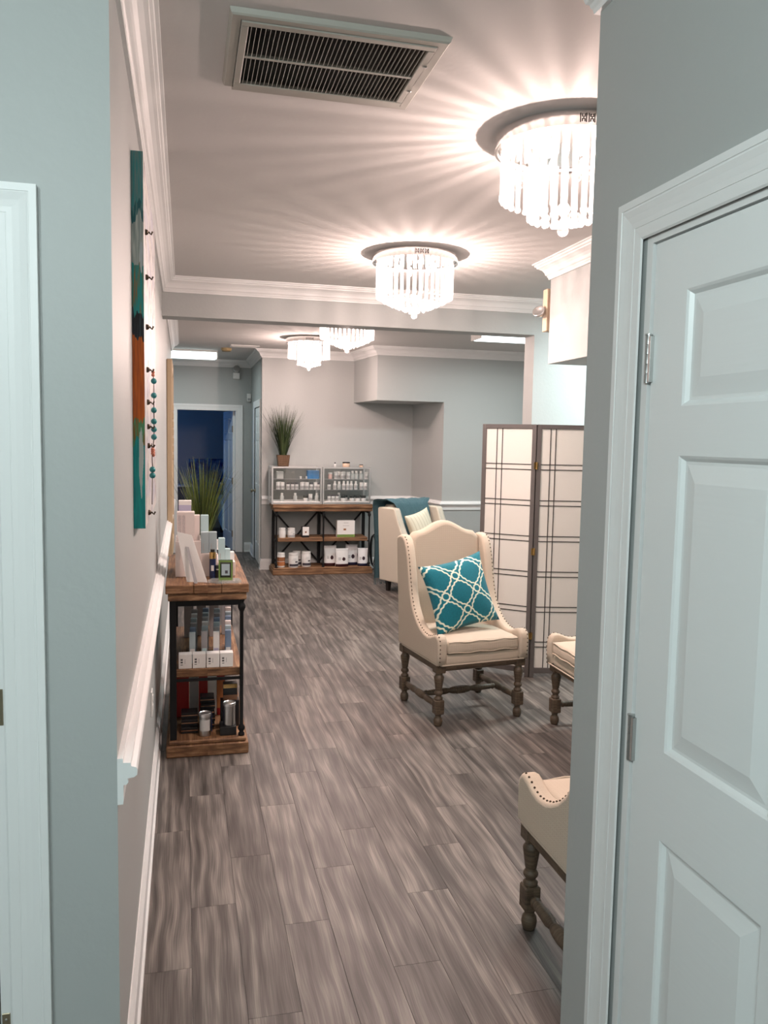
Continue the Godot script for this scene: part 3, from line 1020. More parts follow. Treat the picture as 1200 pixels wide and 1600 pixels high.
func build_small_fittings():
	# exit sign with lamp heads on the far side of the soffit
	var t = thing("exit_sign", "beige exit sign box with round emergency lamp at the soffit corner", "exit sign", Vector3(2.146, 2.34, -4.70))
	var st := mb()
	box(st, Vector3(0, 0, -0.03), Vector3(0.30, 0.255, 0.028), 0.004)
	obj(st, "housing", M.beige_plastic, t)
	st = mb()
	box(st, Vector3(0.022, 0.06, 0.0285), Vector3(0.030, 0.2, 0.036), 0.001)
	obj(st, "red_edge", M.red_card, t)
	st = mb()
	lathe(st, [Vector2(0, -0.03), Vector2(0.02, -0.028), Vector2(0.036, 0.0), Vector2(0.039, 0.014), Vector2(0.034, 0.015), Vector2(0.02, 0.008), Vector2(0, 0.006)], 20)
	var hd = obj(st, "lamp_head", M.steel, t, Vector3(-0.036, 0.115, 0.0), Vector3(60, -50, 0))
	# emergency light above the passage door
	t = thing("emergency_light", "white emergency light with round lens over the passage door", "light", Vector3(0.715, 2.48, -11.88))
	st = mb()
	box(st, Vector3(-0.05, 0, 0), Vector3(0.05, 0.09, 0.06), 0.008)
	obj(st, "battery_box", M.white_plastic, t)
	st = mb()
	lathe(st, [Vector2(0, -0.03), Vector2(0.03, -0.025), Vector2(0.05, 0.01), Vector2(0.05, 0.025), Vector2(0.04, 0.028), Vector2(0, 0.02)], 20)
	obj(st, "lamp_head", M.steel, t, Vector3(0, 0.135, 0.07), Vector3(75, 0, 0))
	st = mb()
	tube(st, [Vector3(0, 0.09, 0.03), Vector3(0, 0.25, 0.03)], 0.018, 10)
	obj(st, "bracket", M.white_plastic, t)
	t = thing("motion_sensor", "small white alarm sensor in the passage corner", "sensor", Vector3(0.905, 2.17, -11.878))
	st = mb()
	puffy(st, [Vector2(-0.03, 0), Vector2(0.03, 0), Vector2(0.03, 0.11), Vector2(-0.03, 0.11)], 0.05, 0.012)
	obj(st, "case", M.white_plastic, t, Vector3(-0.01, 0, 0.028))
	st = mb()
	boxc(st, Vector3(-0.01, 0.03, 0.054), Vector3(0.04, 0.03, 0.006), 0.002)
	obj(st, "lens", M.grey_card, t)
	t = thing("smoke_detector", "tan round smoke detector on the passage ceiling", "smoke detector", Vector3(0.50, HC, -10.3))
	st = mb()
	lathe(st, [Vector2(0, 0), Vector2(0.065, 0), Vector2(0.065, -0.02), Vector2(0.05, -0.04), Vector2(0, -0.045)], 24, Vector3.ZERO, false)
	obj(st, "case", M.gold_tan, t)
	st = mb()
	lathe(st, [Vector2(0.052, -0.034), Vector2(0.053, -0.039), Vector2(0.05, -0.041), Vector2(0.048, -0.037)], 24)
	obj(st, "vent_ring", M.soil_and_slot_dark, t)
	t = thing("ceiling_register", "white air register on the passage ceiling", "vent", Vector3(0.70, HC, -9.95))
	st = mb()
	for s in [-1, 1]:
		box(st, Vector3(-0.17, -0.012, s * 0.075 - 0.012), Vector3(0.17, 0, s * 0.075 + 0.012), 0.003)
		box(st, Vector3(s * 0.16 - 0.012, -0.012, -0.065), Vector3(s * 0.16 + 0.012, 0, 0.065), 0.003)
	obj(st, "frame", M.white_plastic, t)
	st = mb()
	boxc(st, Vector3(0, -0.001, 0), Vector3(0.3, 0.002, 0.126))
	obj(st, "duct_shade_plate", M.duct_metal, t)  # plate on the ceiling, coloured to stand for the shaded duct opening
	for k in 6:
		st = mb()
		boxc(st, Vector3.ZERO, Vector3(0.30, 0.001, 0.016))
		obj(st, "louvre", M.white_plastic, t, Vector3(0, -0.006, -0.052 + k * 0.021), Vector3(35, 0, 0))
	t = thing("wall_outlet", "white outlet plate low on the left wall", "outlet", Vector3(XL, 0.47, -3.69))
	st = mb()
	box(st, Vector3(0, -0.057, -0.036), Vector3(0.006, 0.057, 0.036), 0.002)
	obj(st, "plate", M.white_plastic, t)
	for y in [-0.022, 0.022]:
		st = mb()
		box(st, Vector3(0.005, y - 0.014, -0.016), Vector3(0.009, y + 0.014, 0.016), 0.002)
		obj(st, "socket", M.white_matte, t)

# ------------------------------------------------------------------ furniture
func turned(prof): return prof

func wing_chair(called, label, at, turn):
	var t = thing(called, label, "chair", at, turn, "linen wing chairs with turned legs")
	var fab = M.linen
	# turned legs with square blocks
	var lp = [Vector2(0, 0), Vector2(0.020, 0.0), Vector2(0.025, 0.012), Vector2(0.027, 0.03), Vector2(0.024, 0.046), Vector2(0.016, 0.056), Vector2(0.019, 0.064), Vector2(0.019, 0.07)]
	var up = [Vector2(0.024, 0.160), Vector2(0.026, 0.168), Vector2(0.018, 0.176), Vector2(0.017, 0.182), Vector2(0.025, 0.192), Vector2(0.026, 0.2), Vector2(0.022, 0.208), Vector2(0.017, 0.214), Vector2(0.020, 0.22), Vector2(0.026, 0.262), Vector2(0.030, 0.288), Vector2(0.029, 0.294), Vector2(0.022, 0.304), Vector2(0.020, 0.312), Vector2(0.022, 0.33)]
	for sx in [-1, 1]:
		for sz in [1, -1]:
			var st := mb()
			lathe(st, lp, 16)
			st.set_smooth_group(-1)
			box(st, Vector3(-0.028, 0.072, -0.028), Vector3(0.028, 0.158, 0.028), 0.005)
			face(st, [Vector3(-0.022, 0.073, -0.022), Vector3(0.022, 0.073, -0.022), Vector3(0.022, 0.073, 0.022), Vector3(-0.022, 0.073, 0.022)], Vector3(0, 1, 0))
			lathe(st, up, 16)
			box(st, Vector3(-0.030, 0.318, -0.030), Vector3(0.030, 0.368, 0.030), 0.003)
			obj(st, "leg", M.grey_oak, t, Vector3(sx * 0.2665, 0, sz * 0.2475))
	var sp = func(L):
		var a = []
		for q in [[0.0, 0.012], [0.04, 0.016], [0.06, 0.020], [0.075, 0.014], [0.09, 0.017], [0.30, 0.021], [0.36, 0.014], [0.38, 0.019], [0.41, 0.022], [0.5, 0.024]]:
			a.append(Vector2(q[1], q[0] * L))
		for i in range(a.size() - 2, -1, -1): a.append(Vector2(a[i].x, L - a[i].y))
		a.push_front(Vector2(0, 0)); a.append(Vector2(0, L))
		return a
	for sx in [-1, 1]:
		var st := mb()
		lathe(st, sp.call(0.45), 14)
		obj(st, "side_stretcher", M.grey_oak, t, Vector3(sx * 0.2665, 0.118, -0.225), Vector3(90, 0, 0))
	var st := mb()
	lathe(st, sp.call(0.52), 14)
	boxc(st, Vector3(0, 0.26, 0), Vector3(0.042, 0.07, 0.042), 0.006)
	obj(st, "cross_stretcher", M.grey_oak, t, Vector3(-0.26, 0.118, 0.0), Vector3(0, 0, -90))
	for sz in [1, -1]:
		st = mb()
		boxc(st, Vector3(0, 0.348, sz * 0.262), Vector3(0.5, 0.038, 0.022), 0.004)
		obj(st, "seat_rail", M.grey_oak, t)
	for sx in [-1, 1]:
		st = mb()
		boxc(st, Vector3(sx * 0.281, 0.348, 0), Vector3(0.022, 0.038, 0.45), 0.004)
		obj(st, "seat_rail", M.grey_oak, t)
	# upholstered base, with a welt at its foot
	st = mb()
	rbox(st, Vector3(0, 0.394, 0.02), Vector3(0.50, 0.066, 0.53), 0.02)
	obj(st, "seat_base", fab, t)
	st = mb()
	tube(st, [Vector3(-0.292, 0.370, -0.24), Vector3(-0.296, 0.370, 0.27), Vector3(-0.27, 0.370, 0.297), Vector3(0.27, 0.370, 0.297), Vector3(0.296, 0.370, 0.27), Vector3(0.292, 0.370, -0.24)], 0.0045, 8)
	obj(st, "welt", fab, t)
	# loose cushion
	st = mb()
	rbox(st, Vector3(0, 0.468, 0.045), Vector3(0.475, 0.078, 0.50), 0.022, 0.018, 0.006)
	var cu = obj(st, "seat_cushion", fab, t)
	for y in [0.438, 0.500]:
		st = mb()
		var pts = []
		for k in 15: pts.append(Vector3(-0.225 + 0.45 * k / 14.0, y + 0.003 * sin(k * 1.3), 0.298 - 0.004 * absf(k / 7.0 - 1.0) ** 4))
		pts.push_front(Vector3(-0.236, y, 0.20)); pts.append(Vector3(0.236, y, 0.20))
		tube(st, pts, 0.0038, 6)
		obj(st, "piping", fab, cu)
	# wings and arms in one sweep
	var ol = [Vector2(0.298, 0.370), Vector2(0.302, 0.43), Vector2(0.303, 0.49), Vector2(0.296, 0.522), Vector2(0.278, 0.541), Vector2(0.254, 0.546), Vector2(0.222, 0.537), Vector2(0.185, 0.522), Vector2(0.145, 0.516), Vector2(0.10, 0.521), Vector2(0.05, 0.538), Vector2(0.0, 0.566), Vector2(-0.045, 0.606), Vector2(-0.082, 0.655), Vector2(-0.11, 0.72), Vector2(-0.13, 0.79), Vector2(-0.147, 0.87), Vector2(-0.165, 0.94), Vector2(-0.187, 1.0), Vector2(-0.212, 1.04), Vector2(-0.245, 1.061), Vector2(-0.29, 1.066), Vector2(-0.335, 1.05), Vector2(-0.343, 1.02), Vector2(-0.325, 0.82), Vector2(-0.30, 0.6), Vector2(-0.285, 0.370)]
	for sx in [-1, 1]:
		st = mb()
		puffy(st, ol, 0.062, 0.016)
		var w = obj(st, "wing_arm", fab, t, Vector3(sx * 0.272, 0, 0), Vector3(0, -90, 0))
		var nh := mb()
		var carry := 0.0
		for i in range(0, 20):
			var a = ol[i]; var b = ol[i + 1]
			var L = a.distance_to(b)
			while carry < L:
				var q = a.lerp(b, carry / L)
				var nn = Vector2(b.y - a.y, -(b.x - a.x)).normalized()
				q += nn * 0.0008
				ball(nh, Vector3(q.x, q.y, sx * -0.0175), 0.0042, 8, 4)
				carry += 0.0245
			carry -= L
		var nm = obj(nh, "nailheads", M.nail_bronze, w)
		nm.set_meta("kind", "stuff")
		nm.set_meta("label", "row of small dark bronze nailheads")
	# camel back, raked
	var bo = []
	bo.append(Vector2(-0.243, 0.655))
	for k in 17:
		var x = -0.205 + 0.41 * k / 16.0
		var u = absf(x) / 0.243
		var y = 0.70 + 0.034 * (0.5 + 0.5 * cos(minf(u / 0.8, 1.0) * PI)) * 2.0 - 0.014 * maxf(0.0, u - 0.8) / 0.2
		bo.append(Vector2(x, y))
	bo.append(Vector2(0.243, 0.655))
	bo.append(Vector2(0.243, 0.0)); bo.append(Vector2(-0.243, 0.0))
	st = mb()
	puffy(st, bo, 0.10, 0.03, 5)
	obj(st, "backrest", fab, t, Vector3(0, 0.385, -0.232), Vector3(-5.2, 0, 0))
	return t

func pillow_mesh(w, h, d):
	var st := mb()
	st.set_smooth_group(7)
	var n := 20
	var P = func(i, j, s):
		var u = -1.0 + 2.0 * i / n; var q = -1.0 + 2.0 * j / n
		var pin = 1.0 - 0.10 * (1.0 - q * q) ; var pin2 = 1.0 - 0.10 * (1.0 - u * u)
		var z = d / 2.0 * pow(maxf(0.0, (1.0 - u * u) * (1.0 - q * q)), 0.42)
		return Vector3(u * w / 2.0 * pin, q * h / 2.0 * pin2, z * s)
	var T = func(i, j): return Vector2(float(i) / n, 1.0 - float(j) / n)
	for s in [1.0, -1.0]:
		for i in n:
			for j in n:
				var a = P.call(i, j, s); var b = P.call(i + 1, j, s); var c = P.call(i + 1, j + 1, s); var e = P.call(i, j + 1, s)
				if s > 0: quad(st, a, b, c, e, T.call(i, j), T.call(i + 1, j), T.call(i + 1, j + 1), T.call(i, j + 1))
				else: quad(st, a, e, c, b, T.call(i, j), T.call(i, j + 1), T.call(i + 1, j + 1), T.call(i + 1, j))
	return commit(st)

func build_seating():
	wing_chair("wing_chair", "linen wing chair holding a teal patterned pillow, in front of the screen", Vector3(1.661, 0, -4.696), 8.2)
	wing_chair("wing_chair", "linen wing chair turned side-on beside the folding screen, no pillow", Vector3(2.372, 0, -4.047), -90.0)
	wing_chair("wing_chair", "linen wing chair facing away, half hidden by the end of the wall", Vector3(1.408, 0, -2.205), 180.0)
	# patterned pillow leaning in the first chair
	var p = thing("throw_pillow", "teal square pillow with white trellis pattern on the wing chair", "pillow", Vector3(1.622, 0.735, -4.64), 8.2)
	var o = inst(pillow_mesh(0.44, 0.44, 0.17), "cover", M.pillow, p)
	o.rotation_degrees = Vector3(-17, 0, 11)
	# armchair by the recess
	var t = thing("armchair", "cream nailhead armchair with teal throw over its back", "armchair", Vector3(2.554, 0, -8.48), 25.0)
	var st := mb()
	var so = [Vector2(0.33, 0.12), Vector2(0.335, 0.52), Vector2(0.31, 0.56), Vector2(0.24, 0.57), Vector2(0.12, 0.60), Vector2(0.02, 0.66), Vector2(-0.05, 0.78), Vector2(-0.105, 0.90), Vector2(-0.125, 0.925), Vector2(-0.38, 0.925), Vector2(-0.40, 0.91), Vector2(-0.355, 0.12)]
	for sx in [-1, 1]:
		st = mb()
		puffy(st, so, 0.09, 0.016)
		var w = obj(st, "side_panel", M.cream_cloth, t, Vector3(sx * 0.31, 0, 0), Vector3(0, -90, 0))
		var nh := mb()
		for e in [-0.026, 0.026]:
			var carry := 0.0
			for i in range(2, 8):
				var a = so[i]; var b = so[i + 1]
				var L = a.distance_to(b)
				while carry < L:
					var q = a.lerp(b, carry / L)
					q += Vector2(b.y - a.y, -(b.x - a.x)).normalized() * 0.0005
					ball(nh, Vector3(q.x, q.y, e), 0.0045, 6, 4)
					carry += 0.018
				carry -= L
		var nm = obj(nh, "nailheads", M.steel, w)
		nm.set_meta("kind", "stuff")
	st = mb()
	puffy(st, [Vector2(-0.265, 0.0), Vector2(0.265, 0.0), Vector2(0.265, 0.76), Vector2(0.22, 0.815), Vector2(-0.22, 0.815), Vector2(-0.265, 0.76)], 0.16, 0.05, 5)
	obj(st, "backrest", M.cream_cloth, t, Vector3(0, 0.14, -0.29), Vector3(-6, 0, 0))
	st = mb()
	rbox(st, Vector3(0, 0.25, 0.05), Vector3(0.53, 0.25, 0.58), 0.03)
	obj(st, "seat_base", M.cream_cloth, t)
	st = mb()
	rbox(st, Vector3(0, 0.43, 0.06), Vector3(0.525, 0.13, 0.56), 0.04, 0.02, 0.01)
	obj(st, "seat_cushion", M.cream_cloth, t)
	for sx in [-1, 1]:
		for sz in [[0.27, 1], [-0.28, -1]]:
			st = mb()
			st.set_smooth_group(-1)
			var a = 0.026; var b = 0.017
			var hi = []; var lo = []
			for k in [[-1, -1], [1, -1], [1, 1], [-1, 1]]:
				hi.append(Vector3(k[0] * a, 0.135, k[1] * a)); lo.append(Vector3(k[0] * b, 0, k[1] * b))
			var c0 := Vector3(0, 0.06, 0)
			face(st, hi, c0); face(st, lo, c0)
			for i in 4: face(st, [lo[i], lo[(i + 1) % 4], hi[(i + 1) % 4], hi[i]], c0)
			obj(st, "leg", M.dark_leg, t, Vector3(sx * 0.28, 0, sz[0]))
	# throw: a draped sheet over the back, folds along its fall, with fringe
	var th = thing("throw_blanket", "teal knitted throw draped over the armchair back", "blanket", Vector3(2.554, 0, -8.48), 25.0)
	st = mb()
	st.set_smooth_group(8)
	var prof = [Vector2(-0.175, 0.56), Vector2(-0.19, 0.72), Vector2(-0.225, 0.88), Vector2(-0.255, 0.955), Vector2(-0.30, 0.99), Vector2(-0.36, 0.995), Vector2(-0.42, 0.985), Vector2(-0.45, 0.94), Vector2(-0.452, 0.8), Vector2(-0.444, 0.5), Vector2(-0.436, 0.12)]
	var nx := 44
	var rows := 40
	var F = func(i, j, off):
		var u = float(i) / nx
		var q = float(j) / rows * (prof.size() - 1)
		var k = mini(int(q), prof.size() - 2)
		var pp = prof[k].lerp(prof[k + 1], q - k)
		var dd = (prof[k + 1] - prof[k]).normalized()
		var nn = Vector2(dd.y, -dd.x)
		var wave = 0.009 * sin(u * 34.0 + j * 0.09) + 0.006 * sin(u * 61.0 + 1.3 + j * 0.05)
		pp += nn * (absf(wave) + off)
		var x = lerpf(-0.37, 0.38, u) + 0.02 * sin(j * 0.21)
		if j < 12: x = lerpf(-0.25 + 0.012 * (12 - j), 0.25, u)
		elif j < 20: x = lerpf(lerpf(-0.25, -0.37, (j - 12) / 8.0), lerpf(0.25, 0.38, (j - 12) / 8.0), u)
		return Vector3(x, pp.y, pp.x)
	for i in nx:
		for j in rows:
			for s in 2:
				var a = F.call(i, j, s * 0.006); var b = F.call(i + 1, j, s * 0.006); var c = F.call(i + 1, j + 1, s * 0.006); var e = F.call(i, j + 1, s * 0.006)
				if s == 0: quad(st, a, e, c, b)
				else: quad(st, a, b, c, e)
	obj(st, "cloth", M.throw_teal, th)
	var fr := mb()
	for i in 44:
		var p0 = F.call(i, rows, 0.003)
		tube(fr, [p0 + Vector3(0, 0.005, 0), p0 + Vector3(0.004 * sin(i * 2.1), -0.03, 0.003 * cos(i)), p0 + Vector3(0.009 * sin(i * 1.7), -0.075, 0.006 * cos(i * 1.3))], 0.0026, 5)
	var fo = obj(fr, "fringe", M.throw_teal, th)
	fo.set_meta("kind", "stuff")
	# striped pillow
	var sp = thing("striped_pillow", "cream striped pillow leaning in the armchair", "pillow", Vector3(2.535, 0.69, -8.575), 25.0)
	o = inst(pillow_mesh(0.40, 0.40, 0.14), "cover", M.stripe_cloth, sp)
	o.rotation_degrees = Vector3(-16, 6, 12)

func build_screen():
	var t = thing("folding_screen", "grey framed folding screen with white paper panes and thin lattice", "folding screen", Vector3(2.365, 0, -5.235))
	var w := 0.395; var h := 1.785
	var joints = [Vector2(0, 0)]
	var dirs = [[Vector2(0, 0), Vector2(-0.75, -0.66)], [Vector2(0.004, 0.0), Vector2(0.98, 0.2)], [Vector2(0.004 + 0.98 * 0.399, 0.2 * 0.399), Vector2(0.75, -0.66)]]
	for k in 3:
		var d = dirs[k][1].normalized()
		var ang = rad_to_deg(atan2(-d.y, d.x))
		var pn := Node3D.new()
		pn.name = "panel"
		t.add_child(pn, true)
		pn.position = Vector3(dirs[k][0].x, 0, dirs[k][0].y)
		pn.rotation_degrees.y = ang
		var st := mb()
		box(st, Vector3(0.0, 0, -0.010), Vector3(0.030, h, 0.010), 0.002)
		box(st, Vector3(w - 0.030, 0, -0.010), Vector3(w, h, 0.010), 0.002)
		box(st, Vector3(0.030, h - 0.030, -0.010), Vector3(w - 0.030, h, 0.010), 0.002)
		box(st, Vector3(0.030, 0.03, -0.010), Vector3(w - 0.030, 0.07, 0.010), 0.002)
		obj(st, "frame", M.screen_frame, pn)
		st = mb()
		boxc(st, Vector3(w / 2, h / 2 + 0.02, 0), Vector3(w - 0.056, h - 0.086, 0.0012))
		obj(st, "paper", M.rice_paper, pn)
		var front = 1.0 if k != 0 else -1.0
		var xs = [0.094, 0.130] if k != 0 else [w - 0.148, w - 0.108]
		for x in xs:
			st = mb()
			boxc(st, Vector3(x, h / 2 + 0.02, 0.0), Vector3(0.0055, h - 0.10, 0.009))
			obj(st, "lattice_bar", M.screen_bar, pn)
		for i in 6:
			for e in [0.0, 0.036]:
				st = mb()
				boxc(st, Vector3(w / 2, 1.508 - i * 0.2505 - e, 0.0), Vector3(w - 0.06, 0.0055, 0.0085))
				obj(st, "lattice_bar", M.screen_bar, pn)
	for y in [1.50, 0.9, 0.3]:
		var st := mb()
		lathe(st, [Vector2(0, -0.026), Vector2(0.006, -0.026), Vector2(0.006, 0.026), Vector2(0, 0.026)], 10, Vector3(0.002, y, 0.014), false)
		box(st, Vector3(-0.018, y - 0.024, 0.009), Vector3(0.022, y + 0.024, 0.012))
		obj(st, "hinge", M.gold, t)

# iron and plank console; long side along x, back at -z
func console(called, label, at, turn, L, D, H, bays):
	var t = thing(called, label, "console table", at, turn)
	var st := mb()
	box(st, Vector3(-L / 2 + 0.012, H - 0.085, -D / 2 + 0.012), Vector3(L / 2 - 0.012, H - 0.045, D / 2 - 0.012), 0.004)
	obj(st, "apron", M.rustic_wood, t)
	for k in 3:
		st = mb()
		box(st, Vector3(-L / 2, H - 0.046, -D / 2 + D / 3 * k), Vector3(L / 2, H, -D / 2 + D / 3 * (k + 1) - 0.0012), 0.004)
		var b = obj(st, "top_plank", M.rustic_wood, t)
	st = mb()
	box(st, Vector3(-L / 2, 0, -D / 2), Vector3(L / 2, 0.062, D / 2), 0.005)
	obj(st, "base", M.rustic_wood, t)
	st = mb()
	box(st, Vector3(-L / 2 + 0.012, 0.062, -D / 2 + 0.012), Vector3(L / 2 - 0.012, 0.085, D / 2 - 0.012), 0.006)
	obj(st, "base_board", M.rustic_wood, t)
	var ys := 0.45
	for k in bays:
		st = mb()
		var x0 = -L / 2 + 0.06 + (L - 0.12) / bays * k
		box(st, Vector3(x0 + 0.004, ys - 0.045, -D / 2 + 0.03), Vector3(x0 + (L - 0.12) / bays - 0.004, ys, D / 2 - 0.03), 0.004)
		obj(st, "middle_shelf", M.rustic_wood, t)
	for k in bays + 1:
		var x = -L / 2 + 0.045 + (L - 0.09) / bays * k
		for sz in [1, -1]:
			st = mb()
			var h0 = 0.085; var h1 = H - 0.085
			lathe(st, [Vector2(0, h0), Vector2(0.017, h0), Vector2(0.017, h0 + 0.012), Vector2(0.010, h0 + 0.02), Vector2(0.019, h0 + 0.035), Vector2(0.019, h0 + 0.045), Vector2(0.010, h0 + 0.06), Vector2(0.010, h1 - 0.07), Vector2(0.014, h1 - 0.062), Vector2(0.020, h1 - 0.048), Vector2(0.020, h1 - 0.036), Vector2(0.011, h1 - 0.02), Vector2(0.016, h1 - 0.008), Vector2(0.016, h1), Vector2(0, h1)], 14)
			if sz < 0:
				st = mb()
				box(st, Vector3(-0.018, h0, -0.016), Vector3(0.018, h1, 0.018), 0.002)
			obj(st, "post", M.black_iron, t, Vector3(x, 0, sz * (D / 2 - 0.035)))
		st = mb()
		box(st, Vector3(x - 0.004, ys - 0.06, -D / 2 + 0.035), Vector3(x + 0.004, ys - 0.045, D / 2 - 0.035))
		obj(st, "shelf_bracket", M.black_iron, t)
	# flat crossed straps behind each bay
	for k in bays:
		var x0 = -L / 2 + 0.045 + (L - 0.09) / bays * k; var x1 = x0 + (L - 0.09) / bays
		for s in 2:
			var a = Vector3(x0 if s == 0 else x1, H - 0.10, -D / 2 + 0.022 + s * 0.006)
			var b = Vector3(x1 if s == 0 else x0, 0.10, -D / 2 + 0.022 + s * 0.006)
			st = mb()
			boxc(st, Vector3.ZERO, Vector3(a.distance_to(b), 0.022, 0.005), 0.001)
			var d = b - a
			obj(st, "brace", M.black_iron, t, (a + b) / 2.0, Vector3(0, 0, rad_to_deg(atan2(d.y, d.x))))
	# end straps
	for sx in [-1, 1]:
		st = mb()
		var x = sx * (L / 2 - 0.045)
		box(st, Vector3(x - 0.003, H - 0.118, -D / 2 + 0.03), Vector3(x + 0.003, H - 0.088, D / 2 - 0.03))
		obj(st, "end_bar", M.black_iron, t)
	return t

# grasses in a woven pot
func grass_plant(label, at, s, seed_, away, room, cols = [Color(0.010, 0.022, 0.008), Color(0.030, 0.055, 0.016), Color(0.075, 0.10, 0.035)]):
	var t = thing("potted_grass", label, "plant", at)
	var st := mb()
	st.set_smooth_group(-1)
	var hi = []; var lo = []; var c0 := Vector3(0, 0.05, 0)
	var a = 0.068 * s; var b = 0.055 * s; var hp = 0.122 * s
	for k in [[-1, -1], [1, -1], [1, 1], [-1, 1]]:
		hi.append(Vector3(k[0] * a, hp, k[1] * a)); lo.append(Vector3(k[0] * b, 0, k[1] * b))
	face(st, lo, c0)
	for i in 4: face(st, [lo[i], lo[(i + 1) % 4], hi[(i + 1) % 4], hi[i]], c0)
	var hi2 = []
	for q in hi: hi2.append(Vector3(q.x * 0.88, hp, q.z * 0.88))
	for i in 4: face(st, [hi[i], hi[(i + 1) % 4], hi2[(i + 1) % 4], hi2[i]], Vector3(0, 0, 0))
	obj(st, "pot", M.basket_weave, t)
	st = mb()
	boxc(st, Vector3(0, hp - 0.008, 0), Vector3(a * 1.8, 0.012, a * 1.8))
	obj(st, "soil", M.soil_and_slot_dark, t)
	rng.seed = seed_
	st = mb()
	st.set_smooth_group(9)
	for i in 240:
		var ang = rng.randf() * TAU
		var lean = pow(rng.randf(), 0.8) * 0.36
		var L = (0.40 + 0.20 * rng.randf()) * s * (1.0 - 0.12 * lean)
		var droop = (0.02 + 0.12 * rng.randf() * lean * 2.0) * s
		var p0 = Vector3(cos(ang), 0, sin(ang)) * rng.randf() * 0.038 * s + Vector3(0, hp - 0.01, 0)
		var dir = Vector3(cos(ang), 0, sin(ang))
		if (p0 + dir * (sin(lean) * L + droop)).dot(away) > room: continue
		var sd = dir.cross(Vector3.UP).normalized()
		var wd = (0.0030 + 0.0026 * rng.randf()) * s
		var c = cols[0].lerp(cols[1], rng.randf()) if rng.randf() < 0.75 else cols[1].lerp(cols[2], rng.randf())
		st.set_color(c)
		var prev = []
		for k in 6:
			var u = k / 5.0
			var p = p0 + dir * (sin(lean) * L * u + droop * u * u) + Vector3.UP * (cos(lean) * L * u - droop * 0.6 * u * u * u)
			var ww = wd * (1.0 - u * 0.92)
			var row = [p - sd * ww, p + dir * ww * 0.35 - Vector3.UP * ww * 0.1, p + sd * ww]
			if k > 0:
				for e in 2: 
					quad(st, prev[e], prev[e + 1], row[e + 1], row[e])
					quad(st, prev[e] - dir * 0.0004, row[e] - dir * 0.0004, row[e + 1] - dir * 0.0004, prev[e + 1] - dir * 0.0004)
			prev = row
	var g = obj(st, "grass_blades", M.grass_blade, t)
	g.set_meta("kind", "stuff")
	return t

# ------------------------------------------------------------------ goods
func carton(called, label, at, size: Vector3, mt, group = "", turn = 0.0, category = "box"):
	var t = thing(called, label, category, at, turn, group)
	var st := mb()
	box(st, Vector3(-size.x / 2, 0, -size.z / 2), Vector3(size.x / 2, size.y, size.z / 2), 0.0012)
	obj(st, "body", M[mt], t)
	st = mb()
	box(st, Vector3(-size.x / 2 + 0.002, size.y - 0.0004, -size.z / 2 + 0.002), Vector3(size.x / 2 - 0.002, size.y + 0.0006, size.z / 2 - 0.002))
	obj(st, "top_flap", M[mt], t)
	return t

# printed face: thin card with uv 0..1, facing +z
func card(parent, called, mt, w, h, at, rot = Vector3.ZERO):
	var st := mb()
	var a = Vector3(-w / 2, 0, 0.0003); var b = Vector3(w / 2, 0, 0.0003); var c = Vector3(w / 2, h, 0.0003); var d = Vector3(-w / 2, h, 0.0003)
	quad(st, a, b, c, d, Vector2(0, 1), Vector2(1, 1), Vector2(1, 0), Vector2(0, 0))
	box(st, Vector3(-w / 2, 0, -0.0003), Vector3(w / 2, h, 0.0002))
	return obj(st, called, M[mt], parent, at, rot)

func tub(label, at, r, h, lab, group = "", lid = "white_plastic", called = "supplement_tub"):
	var t = thing(called, label, "tub", at, 0.0, group)
	var st := mb()
	lathe(st, [Vector2(0, 0), Vector2(r * 0.96, 0), Vector2(r, 0.006), Vector2(r, h - 0.034), Vector2(r * 0.9, h - 0.026), Vector2(r * 0.9, h - 0.022), Vector2(0, h - 0.022)], 24)
	obj(st, "body", M.white_plastic, t)
	st = mb()
	lathe(st, [Vector2(0, h - 0.024), Vector2(r * 0.97, h - 0.024), Vector2(r * 0.97, h - 0.004), Vector2(r * 0.93, h), Vector2(0, h)], 24, Vector3.ZERO, false)
	obj(st, "lid", M[lid], t)
	if lab:
		st = mb()
		arc(st, r + 0.0006, h * 0.10, h * 0.26, -55, 75)
		obj(st, "label_band", M[lab], t)
		st = mb()
		arc(st, r + 0.0006, h * 0.36, h * 0.45, 15, 50)
		obj(st, "label_mark", M[lab], t)
		for k in 3:
			st = mb()
			arc(st, r + 0.0005, h * (0.52 + 0.06 * k), h * (0.535 + 0.06 * k), -20 + 6 * k, 30)
			obj(st, "label_line", M.label_grey, t)
	return t

# thin band on a cylinder, from angle a0 to a1 (degrees from +z)
func arc(st, r, y0, y1, a0, a1):
	st.set_smooth_group(2)
	for k in 10:
		var p = deg_to_rad(lerpf(a0, a1, k / 10.0)); var q = deg_to_rad(lerpf(a0, a1, (k + 1) / 10.0))
		quad(st, Vector3(sin(p) * r, y0, cos(p) * r), Vector3(sin(q) * r, y0, cos(q) * r), Vector3(sin(q) * r, y1, cos(q) * r), Vector3(sin(p) * r, y1, cos(p) * r))

